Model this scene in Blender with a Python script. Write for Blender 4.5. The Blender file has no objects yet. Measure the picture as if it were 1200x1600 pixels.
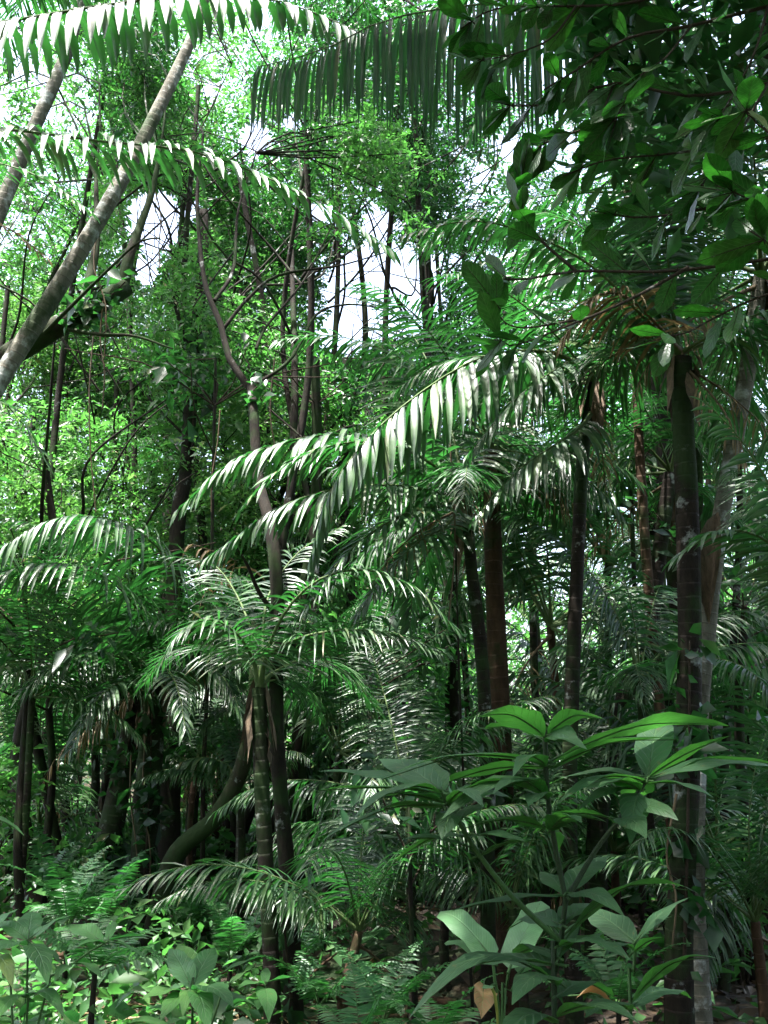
import bpy, math
import numpy as np
from math import sin, cos, pi, radians
rng = np.random.default_rng(11)
scene = bpy.context.scene
col = scene.collection

# ------------------------------------------------------------------ camera, sky, sun, exposure
F = 1600.0                      # focal length in photo pixels (photo 1200 x 1600)
PITCH = radians(13.4)
CZ = 1.6
cam_d = bpy.data.cameras.new('camera')
cam_d.sensor_fit = 'VERTICAL'; cam_d.sensor_height = 32.0; cam_d.lens = 32.0
cam_d.clip_start = 0.05; cam_d.clip_end = 600.0
cam = bpy.data.objects.new('camera', cam_d); col.objects.link(cam)
cam.location = (0, 0, CZ); cam.rotation_euler = (radians(90) + PITCH, 0, 0)
scene.camera = cam

SUN_EL = radians(76); SUN_AZ = radians(238)      # azimuth clockwise from +Y: near the zenith, to the left and a little behind
world = bpy.data.worlds.new('World'); scene.world = world; world.use_nodes = True
wn = world.node_tree.nodes; wl = world.node_tree.links
sky = wn.new('ShaderNodeTexSky'); sky.sky_type = 'NISHITA'; sky.sun_disc = False
sky.sun_elevation = SUN_EL; sky.sun_rotation = SUN_AZ
sky.air_density = 1.0; sky.dust_density = 6.0; sky.ozone_density = 1.0; sky.altitude = 300
wn['Background'].inputs['Strength'].default_value = 0.15
whs = wn.new('ShaderNodeHueSaturation'); whs.inputs['Saturation'].default_value = 0.78      # humid white tropical sky
wl.new(sky.outputs['Color'], whs.inputs['Color']); wl.new(whs.outputs['Color'], wn['Background'].inputs['Color'])
sun_d = bpy.data.lights.new('sun', 'SUN'); sun_d.energy = 4.8; sun_d.angle = radians(1.0); sun_d.color = (1.0, 0.975, 0.94)
sun = bpy.data.objects.new('sun', sun_d); col.objects.link(sun)
sd = np.array([sin(SUN_AZ)*cos(SUN_EL), cos(SUN_AZ)*cos(SUN_EL), sin(SUN_EL)])
from mathutils import Vector, Matrix
sun.rotation_euler = Vector(sd).to_track_quat('Z', 'Y').to_euler()
scene.view_settings.view_transform = 'Standard'; scene.view_settings.look = 'None'
scene.view_settings.exposure = 2.75; scene.view_settings.gamma = 1.0
scene.view_settings.use_curve_mapping = False
cy = scene.cycles
cy.max_bounces = 6; cy.diffuse_bounces = 3; cy.glossy_bounces = 2; cy.transmission_bounces = 4
cy.sample_clamp_indirect = 6.0; cy.caustics_reflective = False; cy.caustics_refractive = False

# ------------------------------------------------------------------ geometry helpers
CT, ST = cos(PITCH), sin(PITCH)
def P(px, py, d):
    """the place that stands d metres ahead in the direction of photo point (px, py)"""
    u = (px - 600)/F; v = (800 - py)/F
    s = d/(CT - v*ST)
    return np.array([u*s, d, CZ + (ST + v*CT)*s])
def pix(p):
    x, y, z = p[0], p[1], p[2] - CZ
    f = y*CT + z*ST; v = -y*ST + z*CT
    return (600 + F*x/f, 800 - F*v/f) if f > 0.05 else (-9999., -9999.)
def PP(*a): return [P(*q) for q in a]
def gz(x, y):
    h = 0.10*np.sin(x*0.7 + 1.3) * np.cos(y*0.55) + 0.06*np.sin(x*1.9 + y*1.4)
    h = h*np.clip((np.hypot(x, y) - 1.0)/4.0, 0, 1)
    h = h - 0.25*np.exp(-((x - 0.2)**2/4 + (y - 7.5)**2/6))
    h = h + 0.30*np.clip((-x - 1.2)/3.0, 0, 1)*np.clip((y - 3)/5, 0, 1)
    return h + 0.05*np.maximum(y - 20, 0) + 0.03*np.maximum(np.abs(x) - 10, 0)**1.3
def nrm(v):
    v = np.asarray(v, float); n = np.linalg.norm(v, axis=-1, keepdims=True)
    return v/np.maximum(n, 1e-9)
Z = np.array([0., 0., 1.])
def spline(pts, n):
    p = np.asarray(pts, float)
    if len(p) == 2: return p[0] + (p[1] - p[0])*np.linspace(0, 1, n)[:, None]
    q = np.vstack([2*p[0] - p[1], p, 2*p[-1] - p[-2]])
    seg = np.linalg.norm(np.diff(p, axis=0), axis=1); cum = np.concatenate([[0], np.cumsum(seg)])
    s = np.linspace(0, cum[-1], n); i = np.clip(np.searchsorted(cum, s, 'right') - 1, 0, len(p) - 2)
    t = ((s - cum[i])/seg[i])[:, None]
    a, b, c, d = q[i], q[i+1], q[i+2], q[i+3]
    return 0.5*(2*b + (c - a)*t + (2*a - 5*b + 4*c - d)*t*t + (3*b - a - 3*c + d)*t**3)

class G:
    """collects vertices and faces of ONE mesh"""
    def __init__(s): s.v = []; s.q = []; s.t = []; s.uv = []; s.n = 0; s.mq = []; s.mt = []
    def add(s, v, q=None, t=None, uv=None, m=0):
        v = np.asarray(v, float).reshape(-1, 3)
        s.v.append(v); s.uv.append(np.zeros((len(v), 2)) if uv is None else np.asarray(uv, float).reshape(-1, 2))
        if q is not None and len(q): q = np.asarray(q, int).reshape(-1, 4); s.q.append(q + s.n); s.mq.append(np.full(len(q), m))
        if t is not None and len(t): t = np.asarray(t, int).reshape(-1, 3); s.t.append(t + s.n); s.mt.append(np.full(len(t), m))
        s.n += len(v)
    def mesh(s, name, mats, smooth=True):
        v = np.vstack(s.v); uv = np.vstack(s.uv)
        q = np.vstack(s.q) if s.q else np.zeros((0, 4), int); t = np.vstack(s.t) if s.t else np.zeros((0, 3), int)
        me = bpy.data.meshes.new(name)
        lv = np.concatenate([q.ravel(), t.ravel()]).astype(np.int32)
        me.vertices.add(len(v)); me.vertices.foreach_set('co', v.astype(np.float32).ravel())
        me.loops.add(len(lv)); me.loops.foreach_set('vertex_index', lv)
        me.polygons.add(len(q) + len(t))
        ls = np.concatenate([np.arange(len(q))*4, len(q)*4 + np.arange(len(t))*3]).astype(np.int32)
        me.polygons.foreach_set('loop_start', ls)
        u = me.uv_layers.new(name='UVMap'); u.data.foreach_set('uv', uv[lv].astype(np.float32).ravel())
        for m in (mats if isinstance(mats, (list, tuple)) else [mats]): me.materials.append(m)
        mi = np.concatenate((s.mq if s.mq else []) + (s.mt if s.mt else [])).astype(np.int32)
        me.polygons.foreach_set('material_index', mi)
        if smooth: me.polygons.foreach_set('use_smooth', np.ones(len(q) + len(t), bool))
        me.update(calc_edges=True)
        return me
def ob(name, me, parent=None, loc=None):
    o = bpy.data.objects.new(name, me); col.objects.link(o)
    if parent is not None: o.parent = parent
    if loc is not None: o.location = loc
    return o
def tag(o, label=None, cat=None, group=None, kind=None):
    if label: o['label'] = label
    if cat: o['category'] = cat
    if group: o['group'] = group
    if kind: o['kind'] = kind
    return o
def thing(name, label, cat, loc, group=None):
    o = ob(name, None, None, loc); o.empty_display_size = 0.1
    return tag(o, label, cat, group)
def off(root): return np.array(root.location)

def tube(g, pts, r0, r1, n=24, sides=8, wob=0.0, seed=0, prof=None, m=0, flat=1.0):
    p = spline(pts, n); k = len(p)
    T = nrm(np.gradient(p, axis=0))
    ref = np.array([1., 0, 0]) if abs(T[k//2][0]) < 0.8 else np.array([0, 1., 0])
    A = nrm(np.cross(T, ref)); B = np.cross(T, A)
    t = np.linspace(0, 1, k)
    r = r0 + (r1 - r0)*t if prof is None else prof(t)
    L = np.concatenate([[0], np.cumsum(np.linalg.norm(np.diff(p, axis=0), axis=1))])
    a = np.linspace(0, 2*pi, sides + 1)
    rr = r[:, None]*np.ones(sides + 1)
    if wob:
        R = np.random.default_rng(seed); ph = R.uniform(0, 6.28, 6)
        rr = rr*(1 + wob*(np.sin(2*a + ph[0] + L[:, None]*1.1) + 0.7*np.sin(3*a + ph[1] - L[:, None]*1.9) + 0.6*np.sin(L[:, None]*5 + ph[2])
                          + 0.5*np.sin(L[:, None]*13 + ph[3] + a)))
    V = p[:, None, :] + rr[..., None]*(np.cos(a)[None, :, None]*A[:, None, :]*flat + np.sin(a)[None, :, None]*B[:, None, :])
    i, j = np.meshgrid(np.arange(k - 1), np.arange(sides), indexing='ij')
    w = sides + 1
    q = np.stack([i*w + j, i*w + j + 1, (i+1)*w + j + 1, (i+1)*w + j], -1)
    uv = np.stack(np.broadcast_arrays(a[None, :]/(2*pi), L[:, None]), -1)
    g.add(V, q, None, uv, m)
    # end caps
    c0 = np.vstack([V[0, :-1], p[0]]); g.add(c0, None, [[s, sides, (s+1) % sides] for s in range(sides)], None, m)
    c1 = np.vstack([V[-1, :-1], p[-1]]); g.add(c1, None, [[s, (s+1) % sides, sides] for s in range(sides)], None, m)
    return p

# ------------------------------------------------------------------ materials
def newmat(name):
    m = bpy.data.materials.new(name); m.use_nodes = True
    return m, m.node_tree.nodes, m.node_tree.links
def ramp(n, stops):
    r = n.new('ShaderNodeValToRGB'); e = r.color_ramp.elements
    while len(e) < len(stops): e.new(0.5)
    for k, (p, c) in enumerate(stops): e[k].position = p; e[k].color = (*c, 1)
    return r
def leafmat(name, stops, trans, tf=0.4, rough=0.32, rand='island', veins=0.0, vfreq=14, spec=0.5, spots=0.0):
    m, n, l = newmat(name)
    b = n['Principled BSDF']; out = n['Material Output']
    if rand == 'object': src = n.new('ShaderNodeObjectInfo').outputs['Random']
    else: src = n.new('ShaderNodeNewGeometry').outputs['Random Per Island']
    rp = ramp(n, stops); l.new(src, rp.inputs['Fac'])
    tc = n.new('ShaderNodeTexCoord'); nz = n.new('ShaderNodeTexNoise'); nz.inputs['Scale'].default_value = 9; nz.inputs['Detail'].default_value = 5
    l.new(tc.outputs['Object'], nz.inputs['Vector'])
    hv = n.new('ShaderNodeHueSaturation'); l.new(rp.outputs['Color'], hv.inputs['Color'])
    mr = n.new('ShaderNodeMapRange'); mr.inputs['To Min'].default_value = 0.62; mr.inputs['To Max'].default_value = 1.4
    mr.inputs['From Min'].default_value = 0.3; mr.inputs['From Max'].default_value = 0.7
    l.new(nz.outputs['Fac'], mr.inputs['Value']); l.new(mr.outputs['Result'], hv.inputs['Value'])
    colr = hv.outputs['Color']; tcol = None
    tr = n.new('ShaderNodeBsdfTranslucent')
    th = n.new('ShaderNodeHueSaturation'); th.inputs['Color'].default_value = (*trans, 1); l.new(mr.outputs['Result'], th.inputs['Value'])
    tcol = th.outputs['Color']
    rr = n.new('ShaderNodeMapRange'); rr.inputs['To Min'].default_value = rough*0.75; rr.inputs['To Max'].default_value = rough*1.45
    nz2 = n.new('ShaderNodeTexNoise'); nz2.inputs['Scale'].default_value = 23; nz2.inputs['Detail'].default_value = 3; l.new(tc.outputs['Object'], nz2.inputs['Vector'])
    l.new(nz2.outputs['Fac'], rr.inputs['Value']); l.new(rr.outputs['Result'], b.inputs['Roughness'])
    if spots:
        nz3 = n.new('ShaderNodeTexNoise'); nz3.inputs['Scale'].default_value = 55; nz3.inputs['Detail'].default_value = 2; l.new(tc.outputs['Object'], nz3.inputs['Vector'])
        cr = ramp(n, [(0.66, (0, 0, 0)), (0.74, (1, 1, 1))]); l.new(nz3.outputs['Fac'], cr.inputs['Fac'])
        mx = n.new('ShaderNodeMix'); mx.data_type = 'RGBA'; mx.inputs['B'].default_value = (0.16, 0.13, 0.05, 1)
        ml = n.new('ShaderNodeMath'); ml.operation = 'MULTIPLY'; ml.inputs[1].default_value = spots; l.new(cr.outputs['Color'], ml.inputs[0])
        l.new(ml.outputs[0], mx.inputs['Factor']); l.new(colr, mx.inputs['A']); colr = mx.outputs['Result']
    if veins:
        # uv: x along the midrib 0..1, y across -1..1 (0 on the midrib)
        sx = n.new('ShaderNodeSeparateXYZ'); l.new(tc.outputs['UV'], sx.inputs[0])
        ab = n.new('ShaderNodeMath'); ab.operation = 'ABSOLUTE'; l.new(sx.outputs['Y'], ab.inputs[0])
        m1 = n.new('ShaderNodeMath'); m1.operation = 'MULTIPLY_ADD'; m1.inputs[1].default_value = -0.22; l.new(ab.outputs[0], m1.inputs[0]); l.new(sx.outputs['X'], m1.inputs[2])
        m2 = n.new('ShaderNodeMath'); m2.operation = 'MULTIPLY'; m2.inputs[1].default_value = vfreq*2*pi; l.new(m1.outputs[0], m2.inputs[0])
        m3 = n.new('ShaderNodeMath'); m3.operation = 'SINE'; l.new(m2.outputs[0], m3.inputs[0])
        m4 = n.new('ShaderNodeMapRange'); m4.inputs['From Min'].default_value = 0.8; m4.inputs['From Max'].default_value = 1.0; l.new(m3.outputs[0], m4.inputs['Value'])
        m5 = n.new('ShaderNodeMapRange'); m5.inputs['From Min'].default_value = 0.07; m5.inputs['From Max'].default_value = 0.02; l.new(ab.outputs[0], m5.inputs['Value'])
        mm = n.new('ShaderNodeMath'); mm.operation = 'MAXIMUM'; l.new(m4.outputs[0], mm.inputs[0]); l.new(m5.outputs[0], mm.inputs[1])
        mx = n.new('ShaderNodeMix'); mx.data_type = 'RGBA'; mx.inputs['B'].default_value = (0.16, 0.30, 0.10, 1)
        ml = n.new('ShaderNodeMath'); ml.operation = 'MULTIPLY'; ml.inputs[1].default_value = 0.35; l.new(mm.outputs[0], ml.inputs[0])
        l.new(ml.outputs[0], mx.inputs['Factor']); l.new(colr, mx.inputs['A']); colr = mx.outputs['Result']
        bp = n.new('ShaderNodeBump'); bp.inputs['Strength'].default_value = veins; bp.inputs['Distance'].default_value = 0.004
        ad = n.new('ShaderNodeMath'); ad.operation = 'MULTIPLY_ADD'; ad.inputs[1].default_value = -1.0; l.new(mm.outputs[0], ad.inputs[0]); l.new(nz.outputs['Fac'], ad.inputs[2])
        l.new(ad.outputs[0], bp.inputs['Height']); l.new(bp.outputs['Normal'], b.inputs['Normal'])
        dk = n.new('ShaderNodeMix'); dk.data_type = 'RGBA'; dk.inputs['B'].default_value = (trans[0]*0.35, trans[1]*0.35, trans[2]*0.35, 1)
        l.new(ml.outputs[0], dk.inputs['Factor']); l.new(tcol, dk.inputs['A']); tcol = dk.outputs['Result']
    l.new(colr, b.inputs['Base Color']); l.new(tcol, tr.inputs['Color'])
    b.inputs['Specular IOR Level'].default_value = spec
    mix = n.new('ShaderNodeMixShader'); mix.inputs['Fac'].default_value = tf
    l.new(b.outputs[0], mix.inputs[1]); l.new(tr.outputs[0], mix.inputs[2]); l.new(mix.outputs[0], out.inputs['Surface'])
    return m
def barkmat(name, c1, c2, moss=0.0, rings=0.0, lichen=0.0, scale=6.0, rough=0.85, mosscol=(0.018, 0.038, 0.010), ringf=14):
    m, n, l = newmat(name); b = n['Principled BSDF']
    tc = n.new('ShaderNodeTexCoord')
    mp = n.new('ShaderNodeMapping'); mp.inputs['Scale'].default_value = (1, 1, 0.35); l.new(tc.outputs['Object'], mp.inputs['Vector'])
    nz = n.new('ShaderNodeTexNoise'); nz.inputs['Scale'].default_value = scale*3; nz.inputs['Detail'].default_value = 9; nz.inputs['Roughness'].default_value = 0.7
    l.new(mp.outputs[0], nz.inputs['Vector'])
    rp = ramp(n, [(0.3, c1), (0.72, c2)]); l.new(nz.outputs['Fac'], rp.inputs['Fac']); colr = rp.outputs['Color']
    h = nz.outputs['Fac']
    if rings:
        sx = n.new('ShaderNodeSeparateXYZ'); l.new(tc.outputs['UV'], sx.inputs[0])
        n2 = n.new('ShaderNodeTexNoise'); n2.inputs['Scale'].default_value = 3; l.new(tc.outputs['Object'], n2.inputs['Vector'])
        a = n.new('ShaderNodeMath'); a.operation = 'MULTIPLY_ADD'; a.inputs[1].default_value = 0.06; l.new(n2.outputs['Fac'], a.inputs[0]); l.new(sx.outputs['Y'], a.inputs[2])
        c = n.new('ShaderNodeMath'); c.operation = 'MULTIPLY'; c.inputs[1].default_value = ringf; l.new(a.outputs[0], c.inputs[0])
        f = n.new('ShaderNodeMath'); f.operation = 'FRACT'; l.new(c.outputs[0], f.inputs[0])
        g = ramp(n, [(0.0, (1, 1, 1)), (0.10, (0.75, 0.75, 0.75)), (0.16, (0, 0, 0)), (0.9, (0.25, 0.25, 0.25))]); l.new(f.outputs[0], g.inputs['Fac'])
        mx = n.new('ShaderNodeMix'); mx.data_type = 'RGBA'; mx.blend_type = 'MULTIPLY'; mx.inputs['B'].default_value = (0.45, 0.42, 0.38, 1)
        ml = n.new('ShaderNodeMath'); ml.operation = 'MULTIPLY'; ml.inputs[1].default_value = rings; l.new(g.outputs['Color'], ml.inputs[0])
        l.new(ml.outputs[0], mx.inputs['Factor']); l.new(colr, mx.inputs['A']); colr = mx.outputs['Result']
        ha = n.new('ShaderNodeMath'); ha.operation = 'MULTIPLY_ADD'; ha.inputs[1].default_value = 0.9; l.new(g.outputs['Color'], ha.inputs[0]); l.new(h, ha.inputs[2]); h = ha.outputs[0]
    for amt, cc, sc in ((lichen, (0.42, 0.44, 0.42), 5.0), (moss, mosscol, 2.2)):
        if amt:
            n3 = n.new('ShaderNodeTexNoise'); n3.inputs['Scale'].default_value = sc; n3.inputs['Detail'].default_value = 7; n3.inputs['Roughness'].default_value = 0.65
            l.new(tc.outputs['Object'], n3.inputs['Vector'])
            r3 = ramp(n, [(0.62 - amt*0.3, (0, 0, 0)), (0.72 - amt*0.3, (1, 1, 1))]); l.new(n3.outputs['Fac'], r3.inputs['Fac'])
            mx = n.new('ShaderNodeMix'); mx.data_type = 'RGBA'; mx.inputs['B'].default_value = (*cc, 1)
            ml = n.new('ShaderNodeMath'); ml.operation = 'MULTIPLY'; ml.inputs[1].default_value = 0.8; l.new(r3.outputs['Color'], ml.inputs[0])
            l.new(ml.outputs[0], mx.inputs['Factor']); l.new(colr, mx.inputs['A']); colr = mx.outputs['Result']
    bp = n.new('ShaderNodeBump'); bp.inputs['Strength'].default_value = 0.8; bp.inputs['Distance'].default_value = 0.015
    l.new(h, bp.inputs['Height']); l.new(bp.outputs['Normal'], b.inputs['Normal'])
    l.new(colr, b.inputs['Base Color']); b.inputs['Roughness'].default_value = rough; b.inputs['Specular IOR Level'].default_value = 0.15
    return m

GD, GM, GL = (0.020, 0.070, 0.016), (0.036, 0.115, 0.024), (0.070, 0.17, 0.035)
M = {}
M['palm'] = leafmat('palm leaflet', [(0, (0.009, 0.028, 0.014)), (0.5, (0.017, 0.047, 0.021)), (0.9, (0.030, 0.068, 0.028)), (0.96, (0.07, 0.09, 0.03)), (1, (0.12, 0.09, 0.04))], (0.035, 0.19, 0.03), 0.30, 0.38, 'island', 0.25, 0.5, 0.6)
M['palm_one'] = leafmat('palm leaflet single', [(0, (0.014, 0.036, 0.018)), (0.5, (0.024, 0.057, 0.026)), (0.92, (0.040, 0.082, 0.036)), (0.97, (0.09, 0.10, 0.04)), (1, (0.15, 0.11, 0.05))], (0.035, 0.20, 0.03), 0.26, 0.40, 'object', 0.25, 0.5, 0.8)
M['dead'] = leafmat('dead palm leaflet', [(0, (0.10, 0.065, 0.03)), (1, (0.26, 0.19, 0.10))], (0.22, 0.15, 0.06), 0.25, 0.6, 'island')
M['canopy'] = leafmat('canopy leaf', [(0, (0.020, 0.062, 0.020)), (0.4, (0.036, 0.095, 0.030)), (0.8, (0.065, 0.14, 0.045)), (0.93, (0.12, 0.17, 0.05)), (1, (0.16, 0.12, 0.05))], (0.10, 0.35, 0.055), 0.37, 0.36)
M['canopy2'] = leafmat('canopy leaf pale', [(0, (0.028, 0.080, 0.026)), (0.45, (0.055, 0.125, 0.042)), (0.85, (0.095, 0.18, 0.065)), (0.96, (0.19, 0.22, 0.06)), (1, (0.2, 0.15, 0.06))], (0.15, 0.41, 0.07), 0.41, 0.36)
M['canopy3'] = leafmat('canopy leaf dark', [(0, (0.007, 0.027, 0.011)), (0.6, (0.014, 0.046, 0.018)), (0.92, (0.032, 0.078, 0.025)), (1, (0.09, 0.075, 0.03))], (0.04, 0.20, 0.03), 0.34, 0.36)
M['branchleaf'] = leafmat('overhanging leaf', [(0, (0.010, 0.036, 0.010)), (0.7, (0.018, 0.056, 0.014)), (0.95, (0.04, 0.09, 0.02)), (1, (0.15, 0.18, 0.05))], (0.03, 0.19, 0.014), 0.32, 0.32, 'object', 0.35, 9, 0.5, 0.3)
M['shrub'] = leafmat('shrub leaf', [(0, (0.032, 0.085, 0.036)), (0.6, (0.045, 0.11, 0.045)), (1, (0.06, 0.135, 0.05))], (0.06, 0.25, 0.03), 0.40, 0.44, 'object', 0.6, 9, 0.42, 0.55)
M['low'] = leafmat('low plant leaf', [(0, (0.035, 0.11, 0.032)), (0.7, (0.06, 0.16, 0.042)), (0.95, (0.10, 0.21, 0.05)), (1, (0.22, 0.22, 0.05))], (0.08, 0.40, 0.07), 0.33, 0.42, 'object', 0.6, 8, 0.35, 0.5)
M['paddle'] = leafmat('paddle leaf', [(0, (0.07, 0.16, 0.065)), (1, (0.09, 0.19, 0.08))], (0.14, 0.42, 0.08), 0.3, 0.3, 'object', 0.5, 22, 0.6)
M['fern'] = leafmat('fern pinna', [(0, (0.024, 0.085, 0.026)), (0.6, (0.036, 0.115, 0.035)), (1, (0.06, 0.15, 0.045))], (0.06, 0.32, 0.05), 0.3, 0.42)
M['cover'] = leafmat('ground cover leaf', [(0, (0.02, 0.07, 0.02)), (0.6, (0.036, 0.105, 0.03)), (1, (0.07, 0.15, 0.04))], (0.08, 0.30, 0.05), 0.33, 0.38)
M['litter'] = leafmat('leaf litter', [(0, (0.02, 0.013, 0.008)), (0.6, (0.05, 0.032, 0.018)), (1, (0.11, 0.075, 0.045))], (0.1, 0.06, 0.02), 0.1, 0.6)
M['brownleaf'] = leafmat('dead brown leaf', [(0, (0.20, 0.11, 0.045)), (1, (0.30, 0.18, 0.08))], (0.25, 0.13, 0.04), 0.2, 0.6, 'object', 0.5, 9)
M['moss'] = leafmat('moss clump', [(0, (0.02, 0.05, 0.012)), (1, (0.06, 0.11, 0.03))], (0.06, 0.15, 0.02), 0.25, 0.8)
M['bark'] = barkmat('dark bark', (0.006, 0.005, 0.004), (0.026, 0.020, 0.014), 0.4, 0, 0.04)
M['barkbrown'] = barkmat('brown bark', (0.024, 0.014, 0.008), (0.075, 0.044, 0.025), 0.35, 0.35, 0.0, ringf=11)
M['palmbark'] = barkmat('dark palm bark', (0.005, 0.004, 0.003), (0.030, 0.022, 0.016), 0.55, 0.3, 0.08, ringf=12)
M['pale'] = barkmat('pale ringed palm bark', (0.07, 0.066, 0.052), (0.20, 0.19, 0.15), 0.3, 0.8, 0.25, ringf=15)
M['mossy'] = barkmat('mossy bark', (0.012, 0.010, 0.007), (0.04, 0.034, 0.022), 0.75, 0, 0.1)
M['twig'] = barkmat('twig bark', (0.02, 0.014, 0.010), (0.06, 0.044, 0.03), 0, 0, 0.1, 20)
M['greenstem'] = barkmat('green stem', (0.03, 0.07, 0.02), (0.06, 0.13, 0.04), 0, 0, 0, 12, 0.5)
M['darkstem'] = barkmat('dark green stem', (0.018, 0.03, 0.014), (0.035, 0.06, 0.025), 0, 0, 0, 12, 0.6)
M['yellowstem'] = barkmat('yellow stem', (0.14, 0.17, 0.03), (0.25, 0.27, 0.06), 0, 0, 0, 12, 0.5)
M['rachis'] = barkmat('frond rachis', (0.04, 0.075, 0.022), (0.10, 0.14, 0.05), 0, 0, 0, 12, 0.45)
M['rachisbrown'] = barkmat('brown rachis', (0.07, 0.05, 0.03), (0.17, 0.12, 0.07), 0, 0, 0, 12, 0.6)
M['sheath'] = barkmat('leaf sheath fibre', (0.06, 0.045, 0.035), (0.22, 0.155, 0.10), 0, 0, 0, 14, 0.75)

# ------------------------------------------------------------------ ground
def ground_mat():
    m, n, l = newmat('forest floor'); b = n['Principled BSDF']
    tc = n.new('ShaderNodeTexCoord')
    nz = n.new('ShaderNodeTexNoise'); nz.inputs['Scale'].default_value = 7; nz.inputs['Detail'].default_value = 10; l.new(tc.outputs['Object'], nz.inputs['Vector'])
    vo = n.new('ShaderNodeTexVoronoi'); vo.inputs['Scale'].default_value = 16; l.new(tc.outputs['Object'], vo.inputs['Vector'])
    rp = ramp(n, [(0.3, (0.012, 0.009, 0.006)), (0.55, (0.035, 0.024, 0.014)), (0.75, (0.075, 0.05, 0.028))]); l.new(nz.outputs['Fac'], rp.inputs['Fac'])
    r2 = ramp(n, [(0.0, (0.5, 0.42, 0.3)), (1, (1.5, 1.3, 1.0))]); l.new(vo.outputs['Color'], r2.inputs['Fac'])
    mx = n.new('ShaderNodeMix'); mx.data_type = 'RGBA'; mx.blend_type = 'MULTIPLY'; mx.inputs['Factor'].default_value = 1
    l.new(rp.outputs['Color'], mx.inputs['A']); l.new(r2.outputs['Color'], mx.inputs['B'])
    n3 = n.new('ShaderNodeTexNoise'); n3.inputs['Scale'].default_value = 0.8; n3.inputs['Detail'].default_value = 6; l.new(tc.outputs['Object'], n3.inputs['Vector'])
    r3 = ramp(n, [(0.48, (0, 0, 0)), (0.62, (1, 1, 1))]); l.new(n3.outputs['Fac'], r3.inputs['Fac'])
    m2 = n.new('ShaderNodeMix'); m2.data_type = 'RGBA'; m2.inputs['B'].default_value = (0.02, 0.05, 0.012, 1)
    l.new(r3.outputs['Color'], m2.inputs['Factor']); l.new(mx.outputs['Result'], m2.inputs['A'])
    l.new(m2.outputs['Result'], b.inputs['Base Color']); b.inputs['Roughness'].default_value = 0.9
    bp = n.new('ShaderNodeBump'); bp.inputs['Strength'].default_value = 0.9; bp.inputs['Distance'].default_value = 0.05
    l.new(nz.outputs['Fac'], bp.inputs['Height']); l.new(bp.outputs['Normal'], b.inputs['Normal'])
    return m
def axis(a, b, fine0, fine1, df, dc):
    return np.unique(np.round(np.concatenate([np.arange(a, fine0, dc), np.arange(fine0, fine1, df), np.arange(fine1, b + dc, dc)]), 3))
gx = axis(-160, 160, -12, 12, 0.25, 5); gy = axis(-60, 260, -4, 26, 0.25, 5)
X, Y = np.meshgrid(gx, gy, indexing='ij')
g = G(); i, j = np.meshgrid(np.arange(len(gx) - 1), np.arange(len(gy) - 1), indexing='ij'); w = len(gy)
g.add(np.stack([X, Y, gz(X, Y)], -1), np.stack([i*w + j, (i+1)*w + j, (i+1)*w + j + 1, i*w + j + 1], -1))
tag(ob('ground', g.mesh('ground', ground_mat())), 'dark leaf littered forest floor under the palms', 'ground', None, 'structure')

# ------------------------------------------------------------------ leaf shapes
def blade(g, base, tip, width, arch=0.0, roll=0.0, fold=0.25, shape='ellip', n=9, wave=0.05, side=None, curl=0.15, seed=0, m=0, up=None):
    base = np.asarray(base, float); tip = np.asarray(tip, float)
    L = np.linalg.norm(tip - base); t = np.linspace(0, 1, n)[:, None]
    upv = Z if up is None else nrm(up)
    mid = base + (tip - base)*t + upv*(arch*L*4*t*(1 - t))
    T = nrm(np.gradient(mid, axis=0))
    S = np.cross(T, upv); S = nrm(np.where(np.linalg.norm(S, axis=1, keepdims=True) < 1e-3, np.array([1., 0, 0]), S))
    S = nrm(S.mean(0)*0.6 + S*0.4); S = nrm(S - T*(S*T).sum(1, keepdims=True))
    N = np.cross(S, T)
    c, s_ = cos(roll), sin(roll); S2 = S*c + N*s_; N2 = N*c - S*s_
    tt = t[:, 0]
    if shape == 'obov': w = np.sin(pi*np.clip(tt, 0, 1)**1.5)**0.75
    elif shape == 'paddle': w = np.clip(tt/0.12, 0, 1)**0.6*np.clip((1 - tt)/0.16, 0, 1)**0.55
    else: w = np.sin(pi*tt**0.82)**0.95*(1 - 0.12*tt)
    w = np.maximum(w, 0.02)*width/2
    u = np.array([-1, -0.55, 0, 0.55, 1.0])
    R = np.random.default_rng(seed); ph = R.uniform(0, 6.28, 4)
    und = wave*width*np.abs(u)[None, :]*np.sin(tt[:, None]*R.uniform(9, 15) + ph[0] + (u[None, :] > 0)*ph[1])
    up_ = (np.abs(u)[None, :]*fold - curl*(u**2)[None, :])*w[:, None] + und*(w/(width/2))[:, None]
    V = mid[:, None, :] + S2[:, None, :]*(u[None, :, None]*w[:, None, None]) + N2[:, None, :]*up_[..., None]
    k = 5; i, j = np.meshgrid(np.arange(n - 1), np.arange(4), indexing='ij')
    q = np.stack([i*k + j, i*k + j + 1, (i+1)*k + j + 1, (i+1)*k + j], -1)
    uv = np.stack(np.broadcast_arrays(tt[:, None], u[None, :]), -1)
    g.add(V, q, None, uv, m)
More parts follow.
